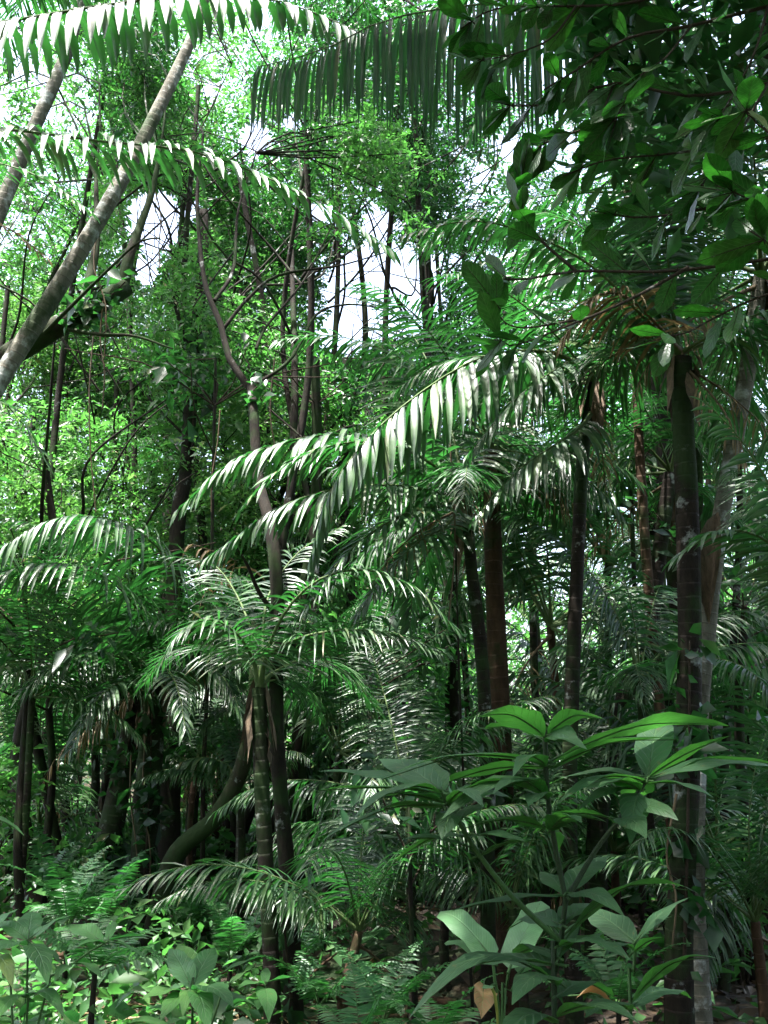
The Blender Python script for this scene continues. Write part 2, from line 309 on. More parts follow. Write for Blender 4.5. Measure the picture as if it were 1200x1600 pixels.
def leaflet_strip(p0, d0, W0, length, width, droop, ns=5, twist=0.0):
    """vectorised palm leaflets: p0,d0,W0 (N,3); returns verts (N,ns,3,3)"""
    N = len(p0); d = nrm(d0); pos = p0.copy(); V = np.zeros((N, ns, 3, 3))
    prof = np.interp(np.linspace(0, 1, ns), [0, 0.12, 0.45, 0.8, 1], [0.35, 0.85, 1.0, 0.6, 0.04])
    for k in range(ns):
        W = nrm(W0 - d*(W0*d).sum(1, keepdims=True)); Nn = np.cross(W, d)
        ww = (width*prof[k]*0.5)[:, None]
        V[:, k, 0] = pos - W*ww - Nn*ww*0.25; V[:, k, 1] = pos + Nn*ww*0.25; V[:, k, 2] = pos + W*ww - Nn*ww*0.25
        st = (length/(ns - 1))[:, None]
        d = nrm(d - Z*(droop/(ns - 1))[:, None]); pos = pos + d*st
    return V
def frond_geo(pts, nl=32, L=0.55, w=0.045, droop=1.2, lift=0.25, fwd=(0.25, 1.1), seed=0, t0=0.14, rr=0.014, ns=5, miss=0.05, jit=0.10, taper=0.45):
    """rachis G and leaflet vertices of one pinnate frond along the curve pts"""
    R = np.random.default_rng(seed)
    n = 40; p = spline(pts, n); T = nrm(np.gradient(p, axis=0))
    S = np.cross(T, Z); S = nrm(S + 1e-6)
    S = nrm(0.5*S + 0.5*nrm(S.mean(0))); S = nrm(S - T*(S*T).sum(1, keepdims=True)); U = np.cross(S, T)
    U = np.where(U[:, 2:3] < 0, -U, U)
    gr = G(); tube(gr, p, rr, rr*0.25, n=16, sides=5, prof=lambda t: rr*(1 - 0.8*t)*(1 + 1.2*np.exp(-t*14)))
    ts = np.repeat(np.linspace(t0, 0.995, nl), 2); sg = np.tile([1, -1], nl)
    ts = np.clip(ts + R.normal(0, 0.2/nl, len(ts)), t0, 0.998)
    keep = R.random(len(ts)) > miss; ts, sg = ts[keep], sg[keep]
    f = ts*(n - 1); i = np.minimum(f.astype(int), n - 2); a = (f - i)[:, None]
    pos = p[i]*(1 - a) + p[i+1]*a; Ti = nrm(T[i]*(1 - a) + T[i+1]*a); Si = nrm(S[i]*(1 - a) + S[i+1]*a); Ui = nrm(U[i]*(1 - a) + U[i+1]*a)
    u = (ts - t0)/(1 - t0); ang = fwd[0] + (fwd[1] - fwd[0])*u**1.3 + R.normal(0, jit*0.7, len(ts))
    d0 = Si*(sg*np.cos(ang))[:, None] + Ti*np.sin(ang)[:, None] + Ui*(lift + R.normal(0, jit, len(ts)))[:, None]
    ln = np.where(R.random(len(ts)) < 0.06, R.uniform(0.35, 0.8, len(ts)), 1.0)*L*(0.62 + 0.38*np.sin(pi*np.clip(u*1.15 + 0.12, 0, 1)))*(1 - taper*u**2.2)*R.uniform(0.9, 1.06, len(ts))
    wd = w*R.uniform(0.85, 1.15, len(ts))*(1 - 0.35*u**2)
    dr = droop*R.uniform(0.6, 1.4, len(ts))
    W0 = Ti*sg[:, None]
    return gr, leaflet_strip(pos, d0, W0 + 1e-6, ln, wd, dr, ns)
def strip_faces(ns):
    q = []
    for k in range(ns - 1):
        q += [[k*3, k*3+1, k*3+4, k*3+3], [k*3+1, k*3+2, k*3+5, k*3+4]]
    return np.array(q)
def strip_uv(ns): return np.array([[k/(ns - 1), x] for k in range(ns) for x in (-1, 0, 1)], float)
def add_strips(g, V, m=0):
    N, ns = V.shape[:2]; q = strip_faces(ns)
    g.add(V, (q[None] + (np.arange(N)*ns*3)[:, None, None]).reshape(-1, 4), None, np.tile(strip_uv(ns), (N, 1)), m)
def hero_frond(root, pts, singles=True, mat='palm_one', rmat='rachis', name='frond', label=None, **kw):
    """frond as a part of root; its leaflets are single sub-parts (singles) or one joined sub-part"""
    o0 = off(root); pts = [np.asarray(q) - o0 for q in pts]
    gr, V = frond_geo(pts, **kw)
    fr = ob(name, gr.mesh(name, M[rmat]), root)
    if label: fr['label'] = label
    if singles:
        ns = V.shape[1]; q = strip_faces(ns); uv = strip_uv(ns)
        for k in range(len(V)):
            g = G(); c = V[k, 0, 1]; g.add(V[k].reshape(-1, 3) - c, q, None, uv)
            ob('leaflet', g.mesh('leaflet', M[mat]), fr, c)
    else:
        g = G(); add_strips(g, V); o = ob('leaflets', g.mesh('leaflets', M['palm' if mat == 'palm_one' else mat]), fr); o['kind'] = 'stuff'
    return fr

# frond pool for the many understory palms: mesh data shared between copies
def arc(el, L, bend, n=8):
    p = [np.zeros(3)]; a = el
    for k in range(n - 1):
        p.append(p[-1] + np.array([cos(a), 0, sin(a)])*L/(n - 1)); a -= bend/(n - 1)*(0.5 + k/(n - 1))
    return p
POOL = []
for k, (el, L, bd) in enumerate([(82, 2.0, 0.9), (74, 2.2, 1.2), (66, 2.3, 1.4), (60, 2.1, 1.5), (52, 2.3, 1.6), (45, 2.2, 1.5), (38, 2.2, 1.5), (30, 2.1, 1.4), (22, 2.0, 1.3), (12, 2.0, 1.2), (0, 1.8, 1.1), (-15, 1.7, 0.9)]):
    pa = [q + np.array([0, 0.12*sin(k*2.1)*q[0]**2/3, 0]) for q in arc(radians(el), L*1.12, bd)]
    gr, V = frond_geo(pa, nl=50, L=0.66, w=0.034, droop=0.9 + 0.35*(k % 3), lift=0.22 - 0.15*(k % 2), seed=40 + k, t0=0.17, rr=0.012, ns=4, miss=0.08, jit=0.13)
    gl = G(); add_strips(gl, V)
    POOL.append((el, gr.mesh('frond', M['rachis']), gl.mesh('leaflets', M['palm'])))
DEADP = []
for k in range(2):
    gr, V = frond_geo(arc(radians(-25 - 25*k), 1.5, 0.9), nl=26, L=0.42, w=0.02, droop=2.4, lift=-0.1, seed=90 + k, t0=0.2, ns=4, miss=0.3, jit=0.3)
    gl = G(); add_strips(gl, V); DEADP.append((gr.mesh('dead_frond', M['rachisbrown']), gl.mesh('leaflets', M['dead'])))
def pool_fronds(root, top, n, scale, seed, els=(-10, 80), dead=0):
    R = np.random.default_rng(seed); a0 = R.uniform(0, 6.28); top = np.asarray(top) - off(root)
    lst = [q for q in POOL if els[0] <= q[0] <= els[1]]
    for k in range(n):
        el, mr, ml = lst[int((k*0.618 % 1)*len(lst)) if n > 3 else R.integers(len(lst))]
        f = ob('frond', mr, root, top); s = scale*R.uniform(0.85, 1.1)
        f.rotation_euler = (R.normal(0, 0.12), R.normal(0, 0.08), a0 + k*2.399 + R.normal(0, 0.2)); f.scale = (s, s, s)
        c = ob('leaflets', ml, f); c['kind'] = 'stuff'
    for k in range(dead):
        mr, ml = DEADP[k % 2]; f = ob('dead_frond', mr, root, top - np.array([0, 0, 0.08])); f.rotation_euler = (0, 0, R.uniform(0, 6.28)); f.scale = (scale,)*3
        c = ob('leaflets', ml, f); c['kind'] = 'stuff'
def trunk_part(root, pts, r0, r1, mat, name='trunk', n=40, sides=12, wob=0.03, seed=0, flare=0.5):
    o0 = off(root); g = G()
    tube(g, [np.asarray(q) - o0 for q in pts], r0, r1, n, sides, wob, seed, prof=lambda t: (r0 + (r1 - r0)*t)*(1 + flare*np.exp(-t*22)))
    return ob(name, g.mesh(name, M[mat]), root)
def on_ground(p, sink=0.12): return np.array([p[0], p[1], float(gz(p[0], p[1])) - sink])
def sheath_part(root, top, r, h=0.45, seed=0):
    o0 = off(root); R = np.random.default_rng(seed); g = G(); top = np.asarray(top) - o0
    for k in range(7):
        a = R.uniform(0, 6.28); d = np.array([cos(a), sin(a), 0])
        b = top - np.array([0, 0, R.uniform(0.1, h)]) + d*r*0.9
        blade(g, b + np.array([0, 0, h*0.5]), b - np.array([0, 0, h*R.uniform(0.2, 0.6)]) + d*R.uniform(0.02, 0.12), R.uniform(0.05, 0.10), 0, 0, 0.3, 'ellip', 6, 0.2, seed=k, up=d)
    o = ob('leaf_sheath', g.mesh('leaf_sheath', M['sheath']), root); o['kind'] = 'stuff'; return o

# ------------------------------------------------------------------ palms that stand out in the photograph
def palm(name, label, base, path, r0, r1, mat, seed, group='tall palms of the grove', sheath=True, cat='palm tree', flare=0.5):
    b = on_ground(base); root = thing(name, label, cat, (b[0], b[1], b[2]), group)
    trunk_part(root, [b] + path, r0, r1, mat, seed=seed, flare=flare)
    if sheath: sheath_part(root, path[-1], r1, seed=seed)
    return root
# slim palm with the bright white-lit frond
rR = palm('slim_palm', 'slim dark palm whose long frond glows white across the middle of the picture', P(890, 1400, 7.0),
          PP((890, 1330, 7.0), (893, 1100, 7.0), (903, 860, 7.0), (912, 700, 7.0), (930, 600, 7.0)), 0.055, 0.045, 'palmbark', 1)
hero_frond(rR, PP((930, 596, 7.0), (890, 560, 6.9), (830, 548, 6.75), (750, 560, 6.6), (660, 612, 6.5), (580, 680, 6.45), (520, 760, 6.45), (488, 860, 6.5)), nl=38, L=0.68, w=0.060, droop=3.2, lift=0.0, seed=1, rr=0.017, t0=0.16, fwd=(0.15, 0.9), label='white gleaming arching frond')
hero_frond(rR, PP((930, 596, 7.0), (900, 565, 6.8), (850, 590, 6.6), (800, 630, 6.5), (740, 700, 6.45)), nl=28, L=0.5, w=0.045, droop=1.5, lift=0.2, seed=2, fwd=(0.4, 1.2))
hero_frond(rR, PP((928, 640, 7.0), (905, 670, 6.8), (860, 700, 6.6), (810, 735, 6.5), (750, 800, 6.4)), nl=24, L=0.5, w=0.05, droop=1.6, lift=0.1, seed=3, fwd=(0.4, 1.2))
hero_frond(rR, PP((932, 590, 7.0), (960, 555, 7.1), (1000, 550, 7.2), (1045, 580, 7.2), (1080, 640, 7.2)), nl=24, L=0.42, w=0.045, droop=2.0, lift=0.2, seed=4)
hero_frond(rR, PP((930, 596, 7.0), (925, 540, 7.2), (900, 480, 7.6), (860, 440, 8.0), (800, 430, 8.3)), singles=False, nl=30, L=0.5, w=0.045, droop=1.2, seed=5)
pool_fronds(rR, P(930, 600, 7.0), 8, 0.7, 3, (-20, 80), dead=1)

# centre palm
rC = palm('centre_palm', 'palm with fibrous brown crown base just left of the thick brown trunk', P(760, 1420, 7.6),
          PP((762, 1400, 7.6), (762, 1200, 7.6), (752, 1020, 7.6), (738, 900, 7.6), (726, 775, 7.6)), 0.058, 0.042, 'palmbark', 2)
C0 = (726, 778, 7.6)
hero_frond(rC, PP(C0, (690, 735, 7.4), (620, 695, 7.2), (540, 678, 7.0), (450, 690, 6.9), (360, 725, 6.8), (285, 790, 6.8)), nl=46, L=0.60, w=0.042, droop=1.9, lift=0.3, seed=11, rr=0.016, fwd=(0.3, 1.2))
hero_frond(rC, PP(C0, (700, 745, 7.2), (640, 705, 6.9), (560, 690, 6.6), (480, 710, 6.4), (420, 750, 6.3), (385, 790, 6.3)), nl=40, L=0.46, w=0.042, droop=1.0, lift=0.35, seed=12, fwd=(0.3, 1.2))
hero_frond(rC, PP(C0, (690, 770, 7.3), (610, 758, 7.1), (520, 765, 6.9), (430, 795, 6.8), (375, 835, 6.8), (325, 870, 6.8)), nl=44, L=0.54, w=0.038, droop=1.8, lift=0.2, seed=13, fwd=(0.4, 1.2))
hero_frond(rC, PP(C0, (712, 700, 7.8), (690, 620, 8.1), (655, 540, 8.4), (610, 480, 8.6), (560, 455, 8.7)), singles=False, nl=42, L=0.85, w=0.04, droop=0.7, lift=0.2, seed=14, fwd=(0.0, 0.9))
hero_frond(rC, PP(C0, (690, 790, 7.4), (640, 800, 7.2), (570, 840, 7.0), (520, 890, 6.9), (470, 960, 6.8)), singles=False, nl=38, L=0.55, w=0.035, droop=0.9, lift=0.2, seed=15)
hero_frond(rC, PP(C0, (700, 820, 7.4), (650, 850, 7.2), (600, 900, 7.1), (560, 960, 7.0)), singles=False, nl=36, L=0.5, w=0.035, droop=0.8, lift=0.1, seed=16)
hero_frond(rC, PP(C0, (770, 760, 7.8), (820, 755, 8.0), (870, 790, 8.2), (900, 860, 8.3)), singles=False, nl=36, L=0.55, w=0.035, droop=1.3, seed=17)
hero_frond(rC, PP(C0, (745, 700, 7.9), (790, 650, 8.2), (850, 650, 8.5), (900, 690, 8.7)), singles=False, nl=36, L=0.55, w=0.035, droop=1.3, seed=18)
hero_frond(rC, PP(C0, (690, 830, 7.9), (650, 900, 8.1), (640, 980, 8.2)), singles=False, nl=30, L=0.5, w=0.035, droop=0.7, seed=19)
pool_fronds(rC, P(*C0), 4, 0.8, 8, (-20, 40), dead=1)

# slim palm with crown at mid height, beside the forked tree
rB = palm('slim_palm', 'slim dark palm hugging the forked tree, crown at middle height', P(425, 1580, 6.9),
          PP((425, 1540, 6.9), (415, 1350, 6.9), (408, 1200, 6.9), (405, 1075, 6.9)), 0.055, 0.05, 'palmbark', 3)
B0 = (406, 1072, 6.9)
for k, q in enumerate([
        [(415, 1030, 6.85), (460, 1000, 6.7), (530, 985, 6.6), (610, 990, 6.5), (690, 1015, 6.5)],
        [(420, 1010, 6.8), (450, 950, 6.7), (500, 905, 6.6), (570, 890, 6.5), (650, 920, 6.4), (705, 975, 6.4)],
        [(395, 1030, 6.85), (370, 990, 6.7), (330, 968, 6.6), (285, 985, 6.5), (255, 1030, 6.5)],
        [(392, 1040, 7.0), (350, 1015, 7.3), (300, 1010, 7.6), (255, 1030, 7.8), (225, 1070, 7.9)],
        [(410, 1010, 7.1), (420, 930, 7.4), (470, 860, 7.7), (540, 820, 7.9)],
        [(400, 1010, 7.2), (370, 930, 7.5), (330, 880, 7.8), (270, 870, 8.0)],
        [(430, 1050, 7.1), (480, 1030, 7.4), (540, 1050, 7.6), (590, 1110, 7.7)]]):
    hero_frond(rB, PP(B0, *q), singles=(k in (0, 1, 2)), nl=50, L=0.44, w=0.021, droop=1.0, lift=0.2, seed=30 + k, fwd=(0.2, 1.1))
pool_fronds(rB, P(*B0), 1, 0.6, 12, (20, 60))

# left palm pair
rA = palm('vine_clad_palm', 'stout dark palm, right trunk of the vine-clad pair on the left', P(222, 1432, 10.0),
          PP((222, 1400, 10.0), (228, 1280, 10.0), (236, 1160, 10.0), (242, 1060, 10.0)), 0.135, 0.115, 'palmbark', 4)
A0 = (243, 1058, 10.0)
for k, (q, kw) in enumerate([
        ([(275, 980, 9.6), (275, 900, 9.1), (220, 832, 8.6), (140, 806, 8.2), (70, 815, 8.0), (10, 850, 7.9)], dict(L=0.85, w=0.044, droop=2.4, nl=54)),
        ([(235, 1000, 9.6), (210, 945, 9.2), (160, 900, 8.8), (90, 880, 8.5), (20, 890, 8.3), (-40, 930, 8.2)], dict(L=0.8, w=0.046, droop=1.7, nl=50)),
        ([(255, 1020, 9.8), (290, 960, 9.6), (330, 920, 9.5), (370, 900, 9.4), (410, 920, 9.4)], dict(L=0.7, w=0.036, droop=1.5, nl=46)),
        ([(215, 1040, 9.7), (160, 1020, 9.3), (100, 1030, 9.0), (40, 1075, 8.8)], dict(L=0.7, w=0.038, droop=1.0, nl=46)),
        ([(220, 1010, 10.2), (170, 950, 10.5), (110, 920, 10.7), (40, 930, 10.8)], dict(L=0.8, w=0.036, droop=0.7, nl=50)),
        ([(260, 1040, 9.6), (310, 1030, 9.2), (350, 1060, 9.0), (375, 1110, 8.9)], dict(L=0.65, w=0.036, droop=0.9, nl=44)),
        ([(225, 1060, 9.4), (180, 1070, 9.0), (140, 1110, 8.8), (110, 1170, 8.7)], dict(L=0.55, w=0.04, droop=1.2, nl=34)),
        ([(250, 1045, 9.3), (265, 1050, 8.8), (280, 1085, 8.4), (290, 1140, 8.2)], dict(L=0.5, w=0.04, droop=1.2, nl=34))]):
    hero_frond(rA, PP(A0, *q), singles=(k in (0, 1)), lift=0.25, seed=50 + k, **kw)
hero_frond(rA, PP(A0, (290, 1000, 9.4), (330, 930, 9.2), (370, 880, 9.1), (300, 850, 8.9)), singles=False, mat='dead', rmat='rachisbrown', name='dead_frond', nl=26, L=0.62, w=0.028, droop=3.0, lift=0.0, seed=61, miss=0.3)
pool_fronds(rA, P(*A0), 3, 0.9, 14, (25, 60), dead=1)
rA2 = palm('vine_clad_palm', 'slanting dark palm, left trunk of the vine-clad pair on the left', P(155, 1440, 10.3),
           PP((158, 1400, 10.3), (175, 1290, 10.3), (200, 1170, 10.4), (216, 1080, 10.4)), 0.135, 0.10, 'palmbark', 5)
pool_fronds(rA2, P(216, 1080, 10.4), 6, 0.8, 15, (20, 66))

# leaning pale palms in the upper left
rT = palm('leaning_palm', 'pale lichen-spotted ringed palm trunk leaning steeply across the upper left', P(-330, 1500, 6.3),
          PP((-230, 1050, 6.5), (-100, 780, 6.7), (-10, 610, 6.9), (90, 450, 7.1), (185, 290, 7.3), (250, 165, 7.5), (305, 45, 7.7), (335, -60, 7.9), (360, -170, 8.0)), 0.098, 0.034, 'pale', 6, 'leaning pale palms', False)
pool_fronds(rT, P(360, -175, 8.0), 11, 1.15, 21, (-20, 80))
rT2 = palm('leaning_palm', 'second pale palm trunk leaning behind hanging white fronds at the left edge', P(-420, 1500, 8.4),
           PP((-180, 800, 8.5), (-40, 430, 8.6), (40, 230, 8.7), (85, 130, 8.8), (112, 60, 8.9), (130, -30, 9.0), (140, -160, 9.1)), 0.09, 0.055, 'pale', 7, 'leaning pale palms', False)
pool_fronds(rT2, P(140, -165, 9.1), 9, 1.1, 22, (-20, 80))
# palm left of the frame whose fronds arch in
rL = palm('edge_palm', 'palm at the left edge whose white-lit fronds arch across the top left', P(-330, 1500, 7.4),
          PP((-320, 1100, 7.4), (-300, 700, 7.4), (-280, 400, 7.4), (-262, 200, 7.4)), 0.10, 0.08, 'palmbark', 8)
L0 = (-262, 195, 7.4)
hero_frond(rL, PP(L0, (-200, 100, 7.2), (-100, 50, 7.0), (20, 32, 6.8), (150, 10, 6.7), (300, -8, 6.6), (440, 2, 6.6), (565, 52, 6.6)), nl=46, L=0.54, w=0.078, droop=3.6, lift=0.05, seed=71, rr=0.02, fwd=(0.1, 1.15), t0=0.25, taper=0.3, label='white gleaming frond across the top')
hero_frond(rL, PP(L0, (-190, 190, 7.2), (-80, 195, 7.0), (40, 205, 6.85), (170, 222, 6.75), (290, 234, 6.7), (400, 270, 6.7), (510, 325, 6.7), (605, 385, 6.7)), nl=46, L=0.46, w=0.055, droop=1.8, lift=0.3, seed=72, rr=0.018, fwd=(0.15, 1.25), t0=0.25, taper=0.25)
hero_frond(rL, PP(L0, (-180, 230, 6.9), (-90, 240, 6.6), (0, 255, 6.3), (70, 280, 6.2), (140, 330, 6.1)), nl=30, L=0.42, w=0.04, droop=0.9, lift=0.3, seed=73, fwd=(0.3, 1.1), t0=0.3)
hero_frond(rL, PP(L0, (-190, 300, 7.3), (-100, 320, 7.2), (0, 350, 7.1), (70, 400, 7.1)), singles=False, mat='dead', rmat='rachisbrown', name='dead_frond', nl=26, L=0.4, w=0.03, droop=1.2, seed=74)
hero_frond(rL, PP(L0, (-210, 60, 7.6), (-120, -20, 7.8), (0, -50, 8.0), (130, -10, 8.1), (230, 60, 8.2)), nl=40, L=0.6, w=0.06, droop=1.8, seed=75, singles=False)
hero_frond(rL, PP(L0, (-200, 380, 7.2), (-130, 520, 7.0), (-60, 600, 6.9), (20, 640, 6.8), (70, 720, 6.8)), nl=36, L=0.5, w=0.05, droop=0.9, seed=76, singles=False)
# dark frond hanging at the top centre
rK = palm('tall_palm', 'tall palm beyond the right edge whose dark frond hangs at top centre', P(1290, 1500, 5.2),
          PP((1290, 1100, 5.2), (1270, 700, 5.2), (1230, 300, 5.2), (1200, 50, 5.2), (1180, -120, 5.2)), 0.10, 0.075, 'palmbark', 9)
K0 = (1180, -125, 5.2)
hero_frond(rK, PP(K0, (1080, -130, 5.1), (960, -70, 5.0), (860, -20, 4.95), (760, 5, 4.9), (660, 18, 4.85), (580, 40, 4.8), (500, 80, 4.8), (400, 105, 4.8)), nl=84, L=1.0, w=0.028, droop=6.0, lift=-0.5, seed=81, rr=0.013, fwd=(0.15, 0.8), t0=0.25, taper=0.35, miss=0.02, label='dark hanging frond at the top')
hero_frond(rK, PP(K0, (1100, -150, 5.5), (980, -100, 5.8), (880, -20, 6.0), (800, 80, 6.1), (740, 200, 6.2)), singles=False, nl=44, L=0.6, w=0.045, droop=2.0, seed=82)
hero_frond(rK, PP(K0, (1150, -60, 5.6), (1110, 40, 5.9), (1060, 150, 6.1), (1030, 280, 6.2), (1025, 400, 6.2)), singles=False, nl=44, L=0.5, w=0.04, droop=0.7, seed=83)
pool_fronds(rK, P(*K0), 7, 1.1, 24, (10, 80))
# pale ringed palm on the right with the hanging dried sheath
rD = palm('ringed_palm', 'pale ringed palm trunk on the right with a dried hanging sheath', P(1085, 1500, 6.5),
          PP((1085, 1400, 6.5), (1090, 1150, 6.5), (1103, 1000, 6.5), (1118, 860, 6.5), (1140, 730, 6.5), (1162, 610, 6.5), (1180, 500, 6.5), (1190, 430, 6.5)), 0.07, 0.052, 'pale', 10)
g = G()
o0 = off(rD)
blade(g, P(1122, 800, 6.40) - o0, P(1108, 975, 6.34) - o0, 0.17, 0.05, 0, 0.9, 'ellip', 10, 0.05, up=np.array([-0.6, -0.8, 0]), curl=-0.2, seed=3)
ob('dried_sheath', g.mesh('dried_sheath', M['sheath']), rD)['label'] = 'brown dried sheath hanging on the trunk'
pool_fronds(rD, P(1190, 428, 6.5), 9, 0.95, 25, (-20, 80), dead=1)
# dark mossy palm in front of it
rE = palm('mossy_palm', 'dark moss-patched palm trunk in front of the pale ringed one', P(1058, 1590, 6.2),
          PP((1060, 1500, 6.2), (1072, 1250, 6.2), (1078, 1000, 6.2), (1074, 800, 6.2), (1068, 680, 6.2), (1064, 560, 6.2)), 0.085, 0.066, 'palmbark', 11, flare=0.7)
E0 = (1064, 552, 6.2)
hero_frond(rE, PP(E0, (1040, 480, 6.2), (1025, 380, 6.25), (1025, 280, 6.3), (1040, 200, 6.4)), nl=40, L=0.55, w=0.032, droop=0.35, lift=0.1, seed=91, fwd=(0.0, 0.9), rr=0.016, singles=False)
hero_frond(rE, PP(E0, (1010, 470, 6.3), (960, 400, 6.4), (900, 350, 6.5), (830, 330, 6.6)), nl=40, L=0.55, w=0.032, droop=0.6, lift=0.1, seed=92, singles=False)
hero_frond(rE, PP(E0, (1000, 490, 6.0), (930, 420, 5.9), (840, 370, 5.8), (740, 345, 5.8), (640, 365, 5.8)), nl=36, L=0.36, w=0.04, droop=1.4, lift=0.2, seed=93, singles=False)
hero_frond(rE, PP(E0, (1020, 500, 6.0), (970, 460, 5.9), (920, 470, 5.8), (880, 530, 5.8)), singles=False, mat='dead', rmat='rachisbrown', name='dead_frond', nl=26, L=0.45, w=0.03, droop=1.5, seed=94)
hero_frond(rE, PP(E0, (1010, 540, 6.3), (950, 560, 6.5), (890, 620, 6.6)), nl=30, L=0.5, w=0.035, droop=1.0, seed=95, singles=False)
pool_fronds(rE, P(*E0), 8, 0.7, 27, (-20, 80), dead=2)
# thick brown trunk
rM = palm('thick_palm', 'thickest straight brown palm trunk right beside the centre palm', P(790, 1440, 8.0),
          PP((790, 1400, 8.0), (785, 1200, 8.0), (776, 1000, 8.0), (770, 850, 8.0), (768, 705, 8.0)), 0.088, 0.066, 'barkbrown', 12, flare=0.35)
pool_fronds(rM, P(768, 700, 8.0), 10, 0.75, 28, (-20, 80), dead=2)
# crooked trunk
rQ = palm('crooked_palm', 'crooked dark trunk bending right between slim palm and mossy palm', P(930, 1400, 8.8),
          PP((932, 1330, 8.8), (945, 1200, 8.8), (975, 1090, 8.8), (1008, 1020, 8.8), (1022, 930, 8.8), (1035, 830, 8.8), (1048, 740, 8.8)), 0.10, 0.06, 'palmbark', 13)
pool_fronds(rQ, P(1048, 738, 8.8), 9, 0.85, 29, (-20, 70), dead=1)
# fan of fronds entering from the right edge
rF = palm('edge_palm', 'palm at the right edge with glossy leaflets sweeping into the picture', P(1290, 1500, 5.0),
          PP((1292, 1350, 5.0), (1298, 1150, 5.0), (1300, 1010, 5.0)), 0.06, 0.05, 'palmbark', 14)
F0 = (1300, 1005, 5.0)
hero_frond(rF, PP(F0, (1270, 900, 5.0), (1220, 790, 5.0), (1160, 690, 5.0), (1100, 625, 5.0)), nl=34, L=0.48, w=0.032, droop=0.5, lift=0.1, seed=101, fwd=(0.1, 0.8))
hero_frond(rF, PP(F0, (1250, 900, 4.8), (1190, 840, 4.7), (1120, 830, 4.6), (1060, 870, 4.6)), nl=34, L=0.34, w=0.03, droop=0.7, lift=0.2, seed=102, fwd=(0.2, 1.0))
pool_fronds(rF, P(*F0), 2, 0.8, 31, (20, 80))

rW = palm('small_palm', 'small palm with one bright white drooping frond beside the arched slanting trunk', P(378, 1400, 9.4), PP((378, 1330, 9.4), (376, 1235, 9.4)), 0.035, 0.03, 'palmbark', 15, 'understory palms between the trunks', False, 'palm')
hero_frond(rW, PP((376, 1232, 9.4), (360, 1200, 9.35), (325, 1184, 9.3), (285, 1190, 9.25), (252, 1215, 9.2)), nl=30, L=0.26, w=0.032, droop=1.6, lift=0.1, seed=110, label='small white gleaming frond')
pool_fronds(rW, P(376, 1232, 9.4), 4, 0.45, 33, (20, 80))
# ------------------------------------------------------------------ understory palms: copies share frond meshes
UND = [  # px, py of the crown, distance, scale, fronds
    (590, 1120, 11.5, 0.95, 10), (530, 1175, 9.6, 0.75, 9),  (640, 1265, 7.6, 0.62, 8), (560, 1455, 6.6, 0.55, 9),
    (700, 1390, 8.6, 0.7, 8), (850, 1330, 9.0, 0.75, 9), (960, 1330, 9.5, 0.8, 9), (1120, 1330, 8.0, 0.8, 9), (1000, 1060, 7.9, 0.62, 8),
    (860, 980, 9.8, 1.0, 11), (830, 860, 11.0, 1.1, 11), (950, 880, 11.5, 1.1, 11),  
    (305, 1195, 11.0, 0.42, 8), (50, 1090, 9.0, 0.6, 8), (40, 1050, 11.0, 0.9, 9),  
     (360, 1130, 13.0, 1.0, 10), (470, 1080, 13.0, 1.05, 10), (660, 1170, 14.0, 1.1, 10), 
    (900, 1150, 13.5, 1.1, 10),  (1170, 1130, 12.0, 1.05, 10), (180, 1080, 14.5, 1.1, 10), (20, 1200, 15.0, 1.1, 10),
     (560, 990, 14.5, 1.1, 10),   (1190, 900, 13.0, 1.2, 10),
    (330, 850, 15.0, 1.2, 9),  (520, 1250, 16.0, 1.1, 9), (740, 1270, 15.5, 1.1, 9), (1000, 1290, 15.0, 1.1, 9), (1180, 1240, 15.5, 1.1, 9),
    (40, 960, 17.0, 1.3, 10),  (430, 930, 17.0, 1.3, 10),   (1120, 760, 16.0, 1.3, 10),
      (800, 1420, 7.0, 0.5, 7), (1180, 1440, 6.6, 0.6, 8), (60, 1290, 12.0, 0.8, 8), (1090, 640, 9.5, 0.9, 9),  (980, 300, 8.5, 0.95, 10)]
MARKS = [((726, 900), 'the centre palm'), ((435, 1200), 'the forked tree'), ((230, 1250), 'the vine-clad pair'), ((850, 1250), 'the large-leaved shrub'),
         ((1095, 1000), 'the pale ringed palm'), ((900, 1000), 'the slim bright-fronded palm'), ((640, 1380), 'the thin dark sapling'), ((60, 1250), 'the left edge'), ((1180, 1250), 'the right edge'), ((300, 700), 'the dark straight tree'), ((1010, 980), 'the crooked trunk')]
def where(px, py):
    (mx, my), n = min(MARKS, key=lambda q: (q[0][0] - px)**2 + 0.5*(q[0][1] - py)**2)
    dx, dy = px - mx, py - my
    if 'edge' in n: return ('by ' if abs(dy) < 90 else 'above ' if dy < 0 else 'below ') + n + (' midway' if abs(dy) < 90 else ' midpoint')
    if abs(dx) < 35: r = 'right behind' if abs(dy) < 120 else ('high behind' if dy < 0 else 'low behind')
    else: r = ('left of' if dx < 0 else 'right of'); r = r if abs(dy) < 120 else (('up ' if dy < 0 else 'down ') + r)
    return r + ' ' + n
LABELS = {}
def uniq(o, text, dist):
    LABELS.setdefault(text, []).append((dist, o))
    o['label'] = text
def settle():
    order = ['nearest', 'second nearest', 'third nearest', 'fourth nearest', 'fifth nearest', 'sixth nearest', 'seventh nearest', 'eighth nearest', 'ninth nearest', 'tenth nearest', 'eleventh nearest', 'twelfth nearest']
    for text, lst in LABELS.items():
        lst.sort(key=lambda q: q[0])
        if len(lst) > 1:
            for k, (d, o) in enumerate(lst): o['label'] = (order[k] if k < len(lst) - 1 else 'farthest') + ' ' + text
